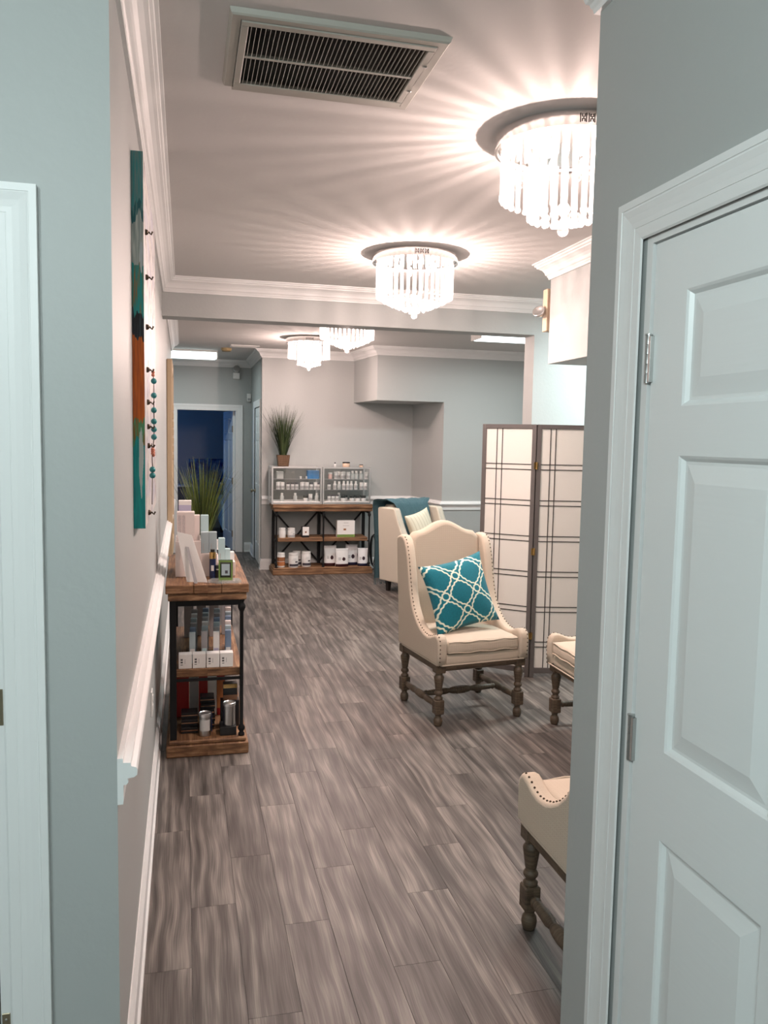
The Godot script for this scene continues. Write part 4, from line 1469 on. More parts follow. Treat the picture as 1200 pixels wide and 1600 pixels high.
func jar_proto(called, label, group, r, h, shape, body, lid, lab):
	var t = thing(called, label, "jar" if shape != 1 else "bottle", Vector3.ZERO, 0.0, group)
	var st := mb()
	var neck = h * [0.78, 0.74, 0.58][shape]
	if shape == 1: lathe(st, [Vector2(0, 0), Vector2(r * 0.95, 0), Vector2(r, 0.004), Vector2(r, h * 0.60), Vector2(r * 0.8, h * 0.68), Vector2(r * 0.5, h * 0.72), Vector2(r * 0.5, neck), Vector2(0, neck)], 14)
	else: lathe(st, [Vector2(0, 0), Vector2(r * 0.95, 0), Vector2(r, 0.004), Vector2(r, neck - 0.003), Vector2(r * 0.9, neck), Vector2(0, neck)], 14)
	obj(st, "body", M[body], t)
	st = mb()
	var lr = r * 0.62 if shape == 1 else r * 1.02
	lathe(st, [Vector2(0, neck - 0.001), Vector2(lr, neck - 0.001), Vector2(lr, h - 0.003), Vector2(lr * 0.94, h), Vector2(0, h)], 14, Vector3.ZERO, false)
	obj(st, "cap" if shape == 1 else "lid", M[lid], t)
	if lab:
		st = mb()
		arc(st, r + 0.0005, h * 0.16, h * 0.5, -60, 60)
		obj(st, "label", M[lab], t)
	return t

func display_case(label, at, w, h, d):
	var t = thing("display_case", label, "display case", at)
	var st := mb()
	var b := 0.020
	for sx in [-1, 1]:
		for sz in [-1, 1]:
			boxc(st, Vector3(sx * (w / 2 - b / 2), h / 2, sz * (d / 2 - b / 2)), Vector3(b, h, b), 0.003)
	for y in [0.014, h - b / 2]:
		var hh = 0.028 if y < 0.1 else b
		for sz in [-1, 1]: boxc(st, Vector3(0, y, sz * (d / 2 - b / 2)), Vector3(w - 2 * b, hh, b), 0.003)
		for sx in [-1, 1]: boxc(st, Vector3(sx * (w / 2 - b / 2), y, 0), Vector3(b, hh, d - 2 * b), 0.003)
	obj(st, "metal_frame", M.aluminium, t)
	st = mb()
	boxc(st, Vector3(0, 0.031, 0), Vector3(w - 2 * b, 0.006, d - 2 * b))
	obj(st, "deck", M.white_matte, t)
	st = mb()
	boxc(st, Vector3(0, h / 2, -d / 2 + 0.009), Vector3(w - 2 * b, h - 0.04, 0.005))
	obj(st, "back_panel", M.case_back, t)
	var pane = func(called, c, s):
		var q := mb()
		boxc(q, c, s)
		obj(q, called, M.pane_glass, t)
	pane.call("front_glass", Vector3(0, h / 2, d / 2 - 0.008), Vector3(w - 2 * b, h - 0.045, 0.003))
	pane.call("top_glass", Vector3(0, h - 0.006, 0), Vector3(w - 2 * b, 0.004, d - 2 * b))
	for s in [-1, 1]: pane.call("side_glass", Vector3(s * (w / 2 - 0.008), h / 2, 0), Vector3(0.003, h - 0.045, d - 2 * b))
	for y in [0.178, 0.308]: 
		var q := mb()
		boxc(q, Vector3(0, y - 0.003, -0.01), Vector3(w - 2 * b - 0.002, 0.005, d - 0.07))
		obj(q, "glass_shelf", M.pane_glass, t)
	for y in [0.178, 0.308]:
		var q := mb()
		boxc(q, Vector3(0, y - 0.003, d / 2 - 0.0465), Vector3(w - 2 * b - 0.002, 0.005, 0.003))
		obj(q, "shelf_edge", M.grey_card, t)
	return t

func pouch(label, at, w, h, mt, turn):
	var t = thing("protein_pouch", label, "pouch", at, turn, "white stand-up pouches on the shelf base")
	var st := mb()
	st.set_smooth_group(7)
	var n := 10; var m := 12; var d := 0.075
	var P = func(i, j, s):
		var u = -1.0 + 2.0 * i / n; var q = float(j) / m
		var th = d / 2.0 * sqrt(maxf(0.0, 1.0 - u * u * 0.96)) * (1.0 - pow(q, 1.6)) + 0.002 + 0.006 * sin(i * 1.9 + j * 0.8) * (1.0 - q) * q
		var ww = w / 2.0 * (1.0 - 0.06 * sin(q * PI))
		return Vector3(u * ww, q * h, s * th)
	for s in [1.0, -1.0]:
		for i in n:
			for j in m:
				var T = func(a, b): return Vector2(float(a) / n, 1.0 - float(b) / m)
				var a = P.call(i, j, s); var b = P.call(i + 1, j, s); var c = P.call(i + 1, j + 1, s); var e = P.call(i, j + 1, s)
				if s > 0: quad(st, a, b, c, e, T.call(i, j), T.call(i + 1, j), T.call(i + 1, j + 1), T.call(i, j + 1))
				else: quad(st, a, e, c, b, T.call(0, j), T.call(0, j + 1), T.call(0, j + 1), T.call(0, j))
	for j in m:
		for i in [0, n]:
			quad(st, P.call(i, j, -1.0), P.call(i, j, 1.0), P.call(i, j + 1, 1.0), P.call(i, j + 1, -1.0), Vector2(0, 0.5), Vector2(0, 0.5), Vector2(0, 0.5), Vector2(0, 0.5))
	for i in n:
		quad(st, P.call(i, 0, 1.0), P.call(i, 0, -1.0), P.call(i + 1, 0, -1.0), P.call(i + 1, 0, 1.0), Vector2(0, 0.95), Vector2(0, 0.95), Vector2(0, 0.95), Vector2(0, 0.95))
		quad(st, P.call(i, m, 1.0), P.call(i + 1, m, 1.0), P.call(i + 1, m, -1.0), P.call(i, m, -1.0), Vector2(0, 0.05), Vector2(0, 0.05), Vector2(0, 0.05), Vector2(0, 0.05))
	obj(st, "bag", M[mt], t)
	st = mb()
	boxc(st, Vector3(0, h - 0.022, 0), Vector3(w * 0.96, 0.004, 0.012), 0.001)
	obj(st, "zip_strip", M.white_plastic, t)
	return t

func build_back_shelf():
	var zc := -9.975
	console("product_console", "long rustic wood and black iron console against the back wall", Vector3(1.648, 0, zc), 0.0, 1.24, 0.42, 0.86, 2)
	var y1 := 0.861
	display_case("aluminium glass display case holding a blue box, under the potted grass", Vector3(1.316, y1, -9.972), 0.612, 0.455, 0.38)
	display_case("aluminium glass display case packed with jars, three small jars on top", Vector3(1.930, y1, -9.972), 0.602, 0.455, 0.38)
	grass_plant("green grass in a brown woven pot on the glass case", Vector3(1.165, y1 + 0.4555, -9.95), 1.12, 5, Vector3(0, 0, -1), 0.25)
	var X = func(px): return (1.057 + (410.0 + px / 6.667 - 430.0) * 0.00791) * 1.006
	var rowy = [y1 + 0.0345, y1 + 0.1785, y1 + 0.3085]
	var G := "jars and bottles in the glass cases"
	var protos = {
		"w": jar_proto("product_jar", "white jar with white lid inside a glass case", G, 0.024, 0.088, 0, "jar_body", "white_plastic", "label_grey"),
		"b": jar_proto("dropper_bottle", "white bottle with narrow cap inside a glass case", G, 0.021, 0.105, 1, "jar_body", "white_plastic", "label_grey"),
		"f": jar_proto("frosted_bottle", "frosted grey bottle inside a glass case", G, 0.023, 0.100, 1, "jar_frost", "white_plastic", ""),
		"k": jar_proto("dark_lid_jar", "white jar with black lid inside a glass case", G, 0.030, 0.072, 2, "jar_body", "black_plastic", ""),
		"d": jar_proto("dark_cap_bottle", "slim white jar with dark cap inside a glass case", G, 0.021, 0.082, 0, "jar_body", "label_dark", "label_grey"),
		"r": jar_proto("rose_jar", "rose pink jar inside the jar-packed glass case", G, 0.025, 0.078, 0, "jar_rose", "white_plastic", "")}
	var first = {}
	var kinds = {"w": "white jar with white lid", "b": "white narrow-capped bottle", "f": "frosted grey bottle", "k": "low black-lidded jar", "d": "slim dark-capped jar", "r": "rose pink jar"}
	var rank = ["bottom row", "middle row", "top row"]
	var zf := -9.855
	var plan = [
		[1, "w", [160, 205, 405, 455, 545]], [1, "d", [262, 308, 350, 500, 572]], [0, "f", [200, 335]], [0, "k", [440]], [0, "w", [492]], [0, "f", [555]],
		[2, "r", [695]], [2, "w", [755, 820, 885, 1075]], [2, "f", [930, 970, 1018]], [1, "d", [685]], [1, "b", [745, 838, 880, 918, 965]], [1, "f", [790]], [1, "w", [1025, 1068]],
		[0, "d", [685, 727, 768]], [0, "k", [832, 925, 985, 1047]]]
	for p in plan:
		for px in p[2]:
			var at = Vector3(X.call(px), rowy[p[0]], zf + (0.0 if p[0] > 0 else 0.008))
			var o = protos[p[1]]
			if first.has(p[1]): o = copy(o, at)
			first[p[1]] = true
			o.position = at
			o.set_meta("label", kinds[p[1]] + " in the " + rank[p[0]] + " of the " + ("blue-carton" if px < 640 else "jar-packed") + " glass case")
	# second rank behind
	for q in [[0, "k", [868, 955, 1015]], [1, "w", [180, 430]], [2, "w", [790, 850]], [0, "f", [800]]]:
		for px in q[2]:
			var o = copy(protos[q[1]], Vector3(X.call(px), rowy[q[0]], zf - 0.075))
			o.set_meta("label", kinds[q[1]] + " at the back of the " + rank[q[0]] + " of the " + ("blue-carton" if px < 640 else "jar-packed") + " case")
	carton("blue_carton", "bright blue carton on the top shelf of the glass case", Vector3(1.522, rowy[2], -9.885), Vector3(0.145, 0.100, 0.1), "blue_box")
	var gb = carton("glass_box", "pale grey-green box on the top shelf of the glass case", Vector3(X.call(180), rowy[2], -9.885), Vector3(0.08, 0.085, 0.09), "jar_frost")
	var G2 := "tiny white jars beside the blue carton"
	var tj = jar_proto("sample_jar", "tiny white sample jar on the upper glass shelf", G2, 0.012, 0.030, 0, "jar_body", "white_plastic", "")
	tj.position = Vector3(X.call(390), rowy[2], zf)
	copy(tj, Vector3(X.call(450), rowy[2], zf))
	# on top of the right case
	var yt = y1 + 0.4555
	var a = jar_proto("small_bottle", "small white bottle with black cap on the glass case", "", 0.014, 0.056, 1, "jar_body", "black_plastic", "")
	a.position = Vector3(X.call(740), yt, -9.83)
	a = jar_proto("cream_jar", "wide cream coloured jar with black lid on the glass case", "", 0.045, 0.062, 0, "amber_cream", "black_plastic", "")
	a.position = Vector3(X.call(860), yt, -9.85)
	a = jar_proto("balm_jar", "low white jar with thin dark lid on the glass case", "", 0.024, 0.034, 0, "amber_cream", "black_plastic", "")
	a.position = Vector3(X.call(1015), yt, -9.83)
	# middle shelf
	var ys := 0.4505
	tub("short white tub at the open end of the console middle shelf", Vector3(1.150, ys, -9.85), 0.042, 0.118, "")
	tub("short white tub beside the small black box", Vector3(1.262, ys, -9.86), 0.046, 0.116, "label_grey")
	var t = carton("black_carton", "small black box with white front on the middle shelf", Vector3(1.432, ys, -9.86), Vector3(0.092, 0.135, 0.06), "black_plastic")
	var o = card(t, "front_print", "white_matte", 0.080, 0.105, Vector3(0.004, 0.026, 0.0305))
	card(o, "print_mark", "copper", 0.02, 0.02, Vector3(0.0, 0.03, 0.0006))
	t = carton("white_carton", "wide white carton with green base on the middle shelf", Vector3(1.935, ys, -9.87), Vector3(0.222, 0.205, 0.09), "white_matte")
	card(t, "green_band", "green_card", 0.222, 0.034, Vector3(0, 0, 0.0455))
	card(t, "print_mark", "label_brown", 0.032, 0.022, Vector3(-0.015, 0.085, 0.0455))
	card(t, "print_line", "print_grey", 0.06, 0.005, Vector3(0, 0.175, 0.0455))
	card(t, "print_line", "print_grey", 0.08, 0.004, Vector3(0, 0.14, 0.0455))
	# bottom
	var yb := 0.0855
	t = tub("white tub with brown label on the console base", Vector3(1.140, yb, -9.87), 0.048, 0.178, "")
	var st := mb()
	arc(st, 0.0487, 0.075, 0.125, -100, 100)
	obj(st, "brown_band", M.label_brown, t)
	st = mb()
	arc(st, 0.0487, 0.02, 0.070, -100, 100)
	obj(st, "tan_band", M.orange_card, t)
	tub("white tub standing foremost on the console base", Vector3(1.287, yb, -9.84), 0.060, 0.175, "label_dark")
	tub("white tub half hidden behind the foremost one", Vector3(1.345, yb, -9.965), 0.056, 0.185, "label_dark")
	tub("white tub next to the iron post on the console base", Vector3(1.450, yb, -9.88), 0.058, 0.188, "label_dark")
	pouch("white pouch with dark red foot next to the iron post", Vector3(1.752, yb, -9.90), 0.155, 0.255, "pouch_print", 0)
	pouch("white pouch with dark red foot standing foremost", Vector3(1.888, yb, -9.835), 0.165, 0.225, "pouch_print", 4)
	pouch("white pouch with navy foot between two others", Vector3(2.030, yb, -9.93), 0.15, 0.258, "pouch_print_blue", -4)
	pouch("white pouch with navy foot at the console's right end", Vector3(2.155, yb, -9.85), 0.13, 0.225, "pouch_print_blue", -10)
	# looped black cord by the console
	t = thing("power_cord", "looped black power cord beside the console", "cord", Vector3(2.345, 0, -10.12))
	for k in 3:
		st = mb()
		var pts = []
		for i in 25:
			var an = TAU * i / 24.0
			pts.append(Vector3(0.035 * sin(an) + 0.006 * k, 0.24 + (0.19 + 0.012 * k) * cos(an), 0.02 * k + 0.008 * sin(an * 2)))
		tube(st, pts, 0.006, 7, false)
		obj(st, "loop", M.black_plastic, t)
	st = mb()
	tube(st, [Vector3(0.02, 0.06, 0.02), Vector3(0.05, 0.02, 0.05), Vector3(-0.02, 0.008, 0.10), Vector3(-0.06, 0.008, 0.06)], 0.006, 7)
	obj(st, "tail", M.black_plastic, t)

func build_near_table():
	console("retail_console", "narrow rustic wood and black iron console standing along the left wall", Vector3(0.112, 0, -4.765), 90.0, 1.12, 0.42, 0.905, 1)
	var Y := 0.9055
	grass_plant("green grass behind the cartons on the near console", Vector3(0.10, Y, -5.06), 0.92, 9, Vector3(-1, 0, 0), 0.19, [Color(0.03, 0.055, 0.010), Color(0.10, 0.15, 0.025), Color(0.24, 0.28, 0.08)])
	# stepped white riser
	var t = thing("display_riser", "white stepped riser falling in three steps to the right", "riser", Vector3(0, Y, 0))
	for s in [[-0.051, 0.083, 0.193], [0.083, 0.170, 0.126], [0.170, 0.265, 0.078]]:
		var st := mb()
		box(st, Vector3(s[0], 0, -4.75), Vector3(s[1], s[2], -4.45), 0.002)
		obj(st, "step", M.pink_card, t)
	var y1 = Y + 0.1935; var y2 = Y + 0.1265; var y3 = Y + 0.0785
	var b = carton("pink_carton", "pale pink carton with grey print on its side, on the riser", Vector3(0.004, y1, -4.50), Vector3(0.092, 0.155, 0.07), "pink_card")
	card(b, "side_print", "text_print", 0.046, 0.145, Vector3(-0.022, 0.005, 0.0355))
	b = carton("lilac_carton", "white carton with lilac band behind the pink carton", Vector3(0.0, y1, -4.60), Vector3(0.068, 0.208, 0.06), "white_matte")
	card(b, "lilac_band", "lilac_card", 0.068, 0.05, Vector3(0, 0.135, 0.0305))
	carton("cream_carton", "plain cream carton between the pink and pale aqua ones", Vector3(0.064, y1, -4.52), Vector3(0.027, 0.135, 0.05), "pink_card")
	carton("aqua_carton", "pale aqua carton standing above the two slate cartons", Vector3(0.106, y2, -4.62), Vector3(0.042, 0.192, 0.042), "aqua_card")
	var G := "pair of slate blue cartons on the riser"
	for x in [0.1045, 0.1465]:
		b = carton("slate_carton", "slate blue-grey carton with small print on the riser", Vector3(x, y2, -4.485), Vector3(0.041, 0.113, 0.045), "slate_card", G)
		card(b, "small_print", "print_grey", 0.003, 0.04, Vector3(-0.009, 0.012, 0.0228))
	b = carton("tall_aqua_carton", "aqua carton behind the green acrylic block", Vector3(0.194, y3, -4.50), Vector3(0.035, 0.125, 0.038), "aqua_card")
	card(b, "small_print", "print_grey", 0.003, 0.03, Vector3(-0.008, 0.012, 0.0195))
	carton("low_aqua_carton", "short aqua carton at the low end of the riser", Vector3(0.226, y3, -4.50), Vector3(0.028, 0.066, 0.035), "aqua_card")
	carton("low_white_carton", "short white carton at the low end of the riser", Vector3(0.25, y3, -4.56), Vector3(0.03, 0.04, 0.05), "white_matte")
	carton("slim_white_carton", "slim white carton beside the tall aqua carton", Vector3(0.170, y3 + 0.0485, -4.60), Vector3(0.018, 0.055, 0.03), "white_matte")
	# easel card seen from behind
	t = thing("easel_card", "grey card easel seen from behind in front of the riser", "sign", Vector3(0, Y, 0))
	var st := mb()
	var q = [Vector3(0.008, 0, -4.30), Vector3(0.112, 0, -4.265), Vector3(0.033, 0.236, -4.375), Vector3(-0.042, 0.252, -4.40)]
	var nn = (q[1] - q[0]).cross(q[3] - q[0]).normalized() * 0.003
	var fr = []; var bk = []
	for p in q: fr.append(p); bk.append(p - nn)
	var cc = (q[0] + q[2]) / 2.0 - nn / 2.0
	face(st, fr, cc); face(st, bk, cc)
	for i in 4: face(st, [fr[i], fr[(i + 1) % 4], bk[(i + 1) % 4], bk[i]], cc)
	obj(st, "card", M.white_matte, t)
	st = mb()
	var lg = [Vector3(0.045, 0.003, -4.235), Vector3(0.062, 0.003, -4.23), Vector3(0.018, 0.175, -4.352), Vector3(0.002, 0.178, -4.356)]
	var n2 = (lg[1] - lg[0]).cross(lg[3] - lg[0]).normalized() * 0.0025
	fr = []; bk = []
	for p in lg: fr.append(p); bk.append(p - n2)
	cc = (lg[0] + lg[2]) / 2.0 - n2 / 2.0
	face(st, fr, cc); face(st, bk, cc)
	for i in 4: face(st, [fr[i], fr[(i + 1) % 4], bk[(i + 1) % 4], bk[i]], cc)
	obj(st, "easel_leg", M.grey_card, t)
	# black bottle with gold collar
	t = thing("serum_bottle", "black bottle with gold collar and black cap before the riser", "bottle", Vector3(0.143, Y, -4.405))
	st = mb()
	lathe(st, [Vector2(0, 0), Vector2(0.0165, 0), Vector2(0.017, 0.003), Vector2(0.017, 0.104), Vector2(0, 0.106)], 20, Vector3.ZERO, false)
	obj(st, "body", M.navy_box, t)
	st = mb()
	lathe(st, [Vector2(0, 0.105), Vector2(0.017, 0.105), Vector2(0.017, 0.140), Vector2(0, 0.141)], 20, Vector3.ZERO, false)
	obj(st, "gold_collar", M.gold, t)
	st = mb()
	lathe(st, [Vector2(0, 0.140), Vector2(0.0115, 0.140), Vector2(0.0115, 0.154), Vector2(0, 0.156)], 16, Vector3.ZERO, false)
	obj(st, "cap", M.black_plastic, t)
	st = mb()
	arc(st, 0.0174, 0.04, 0.07, -30, 20)
	obj(st, "label", M.white_matte, t)
	t = thing("compact_jar", "small black jar with silver band beside the serum bottle", "jar", Vector3(0.176, Y, -4.395))
	st = mb()
	lathe(st, [Vector2(0, 0), Vector2(0.016, 0), Vector2(0.017, 0.045), Vector2(0, 0.046)], 18, Vector3.ZERO, false)
	obj(st, "body", M.black_plastic, t)
	st = mb()
	lathe(st, [Vector2(0, 0.046), Vector2(0.018, 0.046), Vector2(0.018, 0.052), Vector2(0, 0.052)], 18, Vector3.ZERO, false)
	obj(st, "band", M.steel, t)
	st = mb()
	lathe(st, [Vector2(0, 0.052), Vector2(0.018, 0.052), Vector2(0.018, 0.07), Vector2(0, 0.071)], 18, Vector3.ZERO, false)
	obj(st, "lid", M.black_plastic, t)
	# acrylic block on a clear tray
	t = thing("acrylic_tray", "clear angled acrylic tray on the near console corner", "tray", Vector3(0.19, Y, -4.275))
	st = mb()
	prism(st, [Vector2(-0.075, 0.005), Vector2(-0.02, 0.058), Vector2(0.095, 0.040), Vector2(0.085, -0.04), Vector2(-0.05, -0.055)], 0.0, 0.012)
	obj(st, "slab", M.acrylic, t)
	t = thing("acrylic_block", "green glassy acrylic block with picture standing on the clear tray", "block", Vector3(0.206, Y + 0.0125, -4.27), -8.0)
	st = mb()
	boxc(st, Vector3(0, 0.052, 0), Vector3(0.072, 0.104, 0.022), 0.002)
	obj(st, "block", M.green_acrylic, t)
	st = mb()
	for s in [[Vector3(0, 0.006, 0.0115), Vector3(0.072, 0.012, 0.001)], [Vector3(0, 0.098, 0.0115), Vector3(0.072, 0.010, 0.001)], [Vector3(-0.032, 0.052, 0.0115), Vector3(0.008, 0.08, 0.001)], [Vector3(0.032, 0.052, 0.0115), Vector3(0.008, 0.08, 0.001)]]:
		boxc(st, s[0], s[1])
	obj(st, "green_border", M.green_card, t)
	card(t, "picture", "slate_card", 0.042, 0.06, Vector3(0, 0.024, 0.0114))
	st = mb()
	boxc(st, Vector3(0.004, 0.042, 0.0122), Vector3(0.014, 0.016, 0.0006))
	obj(st, "dark_figure", M.label_dark, t)

	# middle shelf: four barcode boxes in front, slim cartons behind in four files
	var S := 0.4505
	G = "white boxes with barcodes in a row on the middle shelf"
	for x in [-0.001, 0.070, 0.141, 0.211]:
		b = carton("barcode_carton", "white box with barcode on its face, front row of the middle shelf", Vector3(x, S, -4.305), Vector3(0.067, 0.075, 0.055), "white_matte", G)
		card(b, "barcode_face", "barcode_print", 0.066, 0.073, Vector3(0, 0.001, 0.0278))
	G = "slim cartons in files on the middle shelf"
	var mats = ["slate_card", "steelblue_card", "grey_card", "slate_card", "white_matte", "grey_card"]
	for c in 4:
		for r in 6:
			var xx = 0.036 + c * 0.0625 + r * 0.003
			var hh = [0.165, 0.17, 0.165, 0.172][c] + 0.012 * r
			var mt = mats[(r + c * 2) % 6] if c != 3 else ["steelblue_card", "slate_card", "pink_card"][r % 3]
			b = carton("slim_carton", {"slate_card": "slate blue", "steelblue_card": "steel blue", "grey_card": "grey", "white_matte": "white", "pink_card": "pale pink"}[mt] + " slim carton in the " + ["file by the wall", "second file from the wall", "third file from the wall", "file by the open side"][c] + ", middle shelf", Vector3(xx, S, -4.385 - r * 0.062), Vector3(0.032, hh, 0.028), mt, G)
			if r < 3: card(b, "label", ["white_matte", "aqua_card", "lilac_card"][(r + c) % 3], 0.024, 0.03, Vector3(0, hh * 0.3, 0.0143))
	G = "tall grey cartons at the back of the middle shelf"
	for k in 4: carton("tall_carton", "tall grey carton at the back of the middle shelf", Vector3(0.02 + 0.075 * k, S, -4.98 - 0.04 * (k % 2)), Vector3(0.055, 0.25 + 0.02 * (k % 3), 0.05), "grey_card", G)
	# base: dark cosmetics, two tins, red and white cartons behind
	var B := 0.0855
	var tin = func(label, at):
		var tt = thing("metal_tin", label, "tin", at)
		var s2 := mb()
		lathe(s2, [Vector2(0, 0), Vector2(0.030, 0), Vector2(0.031, 0.003), Vector2(0.031, 0.112), Vector2(0.032, 0.113), Vector2(0.032, 0.116), Vector2(0, 0.116)], 28, Vector3.ZERO, false)
		obj(s2, "can", M.steel, tt)
		s2 = mb()
		lathe(s2, [Vector2(0.033, 0.106), Vector2(0.0335, 0.120), Vector2(0.031, 0.122), Vector2(0.028, 0.118), Vector2(0, 0.118)], 28, Vector3.ZERO, false)
		obj(s2, "lid", M.aluminium, tt)
		return tt
	t = tin.call("silver tin with pale label standing on the console base", Vector3(0.100, B, -4.285))
	st = mb()
	arc(st, 0.0316, 0.03, 0.09, -60, 50)
	obj(st, "label", M.jar_body, t)
	carton("black_gift_box", "low black box under the raised silver tin", Vector3(0.219, B, -4.305), Vector3(0.085, 0.045, 0.10), "black_plastic")
	tin.call("silver tin raised on a low black box", Vector3(0.226, B + 0.0465, -4.295))
	var flat = func(label, at, s, group = ""):
		var tt = carton("makeup_palette", label, at, s, "black_plastic", group)
		var s2 := mb()
		box(s2, Vector3(-s.x / 2 - 0.0004, s.y * 0.45, -s.z / 2), Vector3(s.x / 2 + 0.0004, s.y * 0.6, s.z / 2 + 0.0004))
		obj(s2, "copper_edge", M.copper, tt)
		return tt
	G = "black palettes stacked on the console base"
	for k in 3: flat.call("black palette with copper edge in the low stack by the wall", Vector3(0.02, B + 0.031 * k, -4.36 - 0.03 * k), Vector3(0.085, 0.030, 0.08), G)
	for k in 5: flat.call("black palette with copper edge in the tall stack behind the labelled tin", Vector3(0.115 + 0.004 * (k % 2), B + 0.031 * k, -4.43 - 0.012 * k), Vector3(0.075, 0.030, 0.08), G)
	carton("navy_carton", "navy upright carton behind the first silver tin", Vector3(0.118, B, -4.345), Vector3(0.04, 0.10, 0.03), "navy_box")
	carton("tall_black_box", "tall black box behind the raised tin on the console base", Vector3(0.235, B, -4.42), Vector3(0.10, 0.145, 0.06), "black_plastic")
	b = carton("copper_box", "black box with gold top and copper foot behind the raised tin", Vector3(0.237, B + 0.1465, -4.42), Vector3(0.075, 0.09, 0.05), "black_plastic")
	card(b, "copper_band", "copper", 0.075, 0.028, Vector3(0, 0.0, 0.0256))
	card(b, "gold_band", "gold", 0.075, 0.022, Vector3(0, 0.066, 0.0256))
	var cols = ["red_card", "grey_card", "red_card", "white_matte", "red_card", "white_matte"]
	var ws = [0.08, 0.052, 0.05, 0.05, 0.045, 0.055]
	var x0 := -0.06
	for k in 6:
		carton("red_carton" if cols[k] == "red_card" else "pale_carton", ["wide red carton by the wall side at the back of the console base", "grey carton between two red ones on the console base", "red carton in the middle of the back row on the console base", "white carton next to the middle red one on the console base", "red carton with orange foot on the console base", "white carton at the end of the back row on the console base"][k], Vector3(x0 + ws[k] / 2, B, -4.62), Vector3(ws[k] - 0.002, [0.27, 0.28, 0.28, 0.285, 0.285, 0.29][k], 0.06), cols[k])
		x0 += ws[k]
	card(self.get_node("red_carton_002"), "orange_band", "orange_card", 0.043, 0.16, Vector3(0, 0.04, 0.0305))

func build_wall_art():
	# painted board with hooks, seen almost edge-on
	var t = thing("jewelry_board", "abstract painted canvas board with hooks on the left wall", "wall art", Vector3(XL, 1.38, -3.03))
	var st := mb()
	box(st, Vector3(0.001, 0, -0.49), Vector3(0.034, 1.10, 0.489), 0.001)
	obj(st, "canvas", M.board_front, t)
	card(t, "painted_edge", "board_edge", 0.034, 1.10, Vector3(0.0175, 0, 0.4895))
	var pl := 0
	for y in [2.28, 2.147, 1.997, 1.866, 1.765, 1.688, 1.627, 1.41]:
		st = mb()
		var o = Vector3(0.034, y - 1.38, 0.37 - 0.012 * pl)
		tube(st, [o, o + Vector3(0.012, 0, 0), o + Vector3(0.018, -0.006, 0), o + Vector3(0.022, 0.003, 0)], 0.0028, 8)
		ball(st, o + Vector3(0.002, 0, 0), 0.009, 12, 6)
		obj(st, "hook", M.nail_bronze, t)
		pl += 1
	# bead strings
	var nk = thing("bead_necklace", "long string of turquoise beads hanging from the painted board", "necklace", Vector3(XL + 0.052, 0, -2.80))
	st = mb()
	tube(st, [Vector3(-0.004, 1.875, -0.02), Vector3(0, 1.84, 0), Vector3(0, 1.66, 0.012), Vector3(-0.004, 1.60, 0.02)], 0.0014, 6)
	obj(st, "string", M.nail_bronze, nk)
	var bm := mb()
	ball(bm, Vector3.ZERO, 0.0098, 14, 8)
	var bead = commit(bm)
	var k := 0
	for y in [1.838, 1.791, 1.743, 1.706, 1.680, 1.655]:
		inst(bead, "bead", M.turquoise, nk, Vector3(0, y, 0.003 * k))
		k += 1
	var cm := mb()
	ball(cm, Vector3.ZERO, 0.006, 10, 6)
	var small = commit(cm)
	for y in [1.866, 1.857, 1.612, 1.604, 1.596]:
		inst(small, "coral_bead", M.coral, nk, Vector3(-0.002, y, 0.006 if y > 1.7 else 0.02))
	nk = thing("bead_pendant", "short pendant with two turquoise beads low on the painted board", "necklace", Vector3(XL + 0.048, 0, -2.70))
	st = mb()
	tube(st, [Vector3(0, 1.635, 0.0), Vector3(0.002, 1.56, 0.006), Vector3(0, 1.44, 0.004)], 0.0014, 6)
	obj(st, "string", M.nail_bronze, nk)
	for y in [1.552, 1.533]: inst(bead, "bead", M.turquoise, nk, Vector3(0.002, y, 0.006))
	for y in [1.616, 1.61, 1.603]: inst(small, "coral_bead", M.coral, nk, Vector3(0.003, y, 0.004))
	# tall carved frame further along
	t = thing("wall_mirror", "tall mirror in a carved tan wood frame on the left wall past the header", "mirror", Vector3(XL, 0.62, -7.65))
	for s in [-1, 1]:
		st = mb()
		box(st, Vector3(0.001, 0, s * 0.40 - 0.05), Vector3(0.048, 1.69, s * 0.40 + 0.05), 0.006)
		obj(st, "frame_stile", M.tan_wood, t)
	for y in [0.0, 1.59]:
		st = mb()
		box(st, Vector3(0.001, y, -0.35), Vector3(0.048, y + 0.10, 0.35), 0.006)
		obj(st, "frame_rail", M.tan_wood, t)
	st = mb()
	box(st, Vector3(0.001, 0.1, -0.35), Vector3(0.020, 1.59, 0.35))
	obj(st, "mirror_glass", M.chrome, t)
	for i in 7:
		st = mb()
		rbox(st, Vector3(0.052, 0.86 + i * 0.07, 0.40), Vector3(0.016, 0.05, 0.06), 0.007, 0, 0, 2)
		obj(st, "carving", M.tan_wood, t)

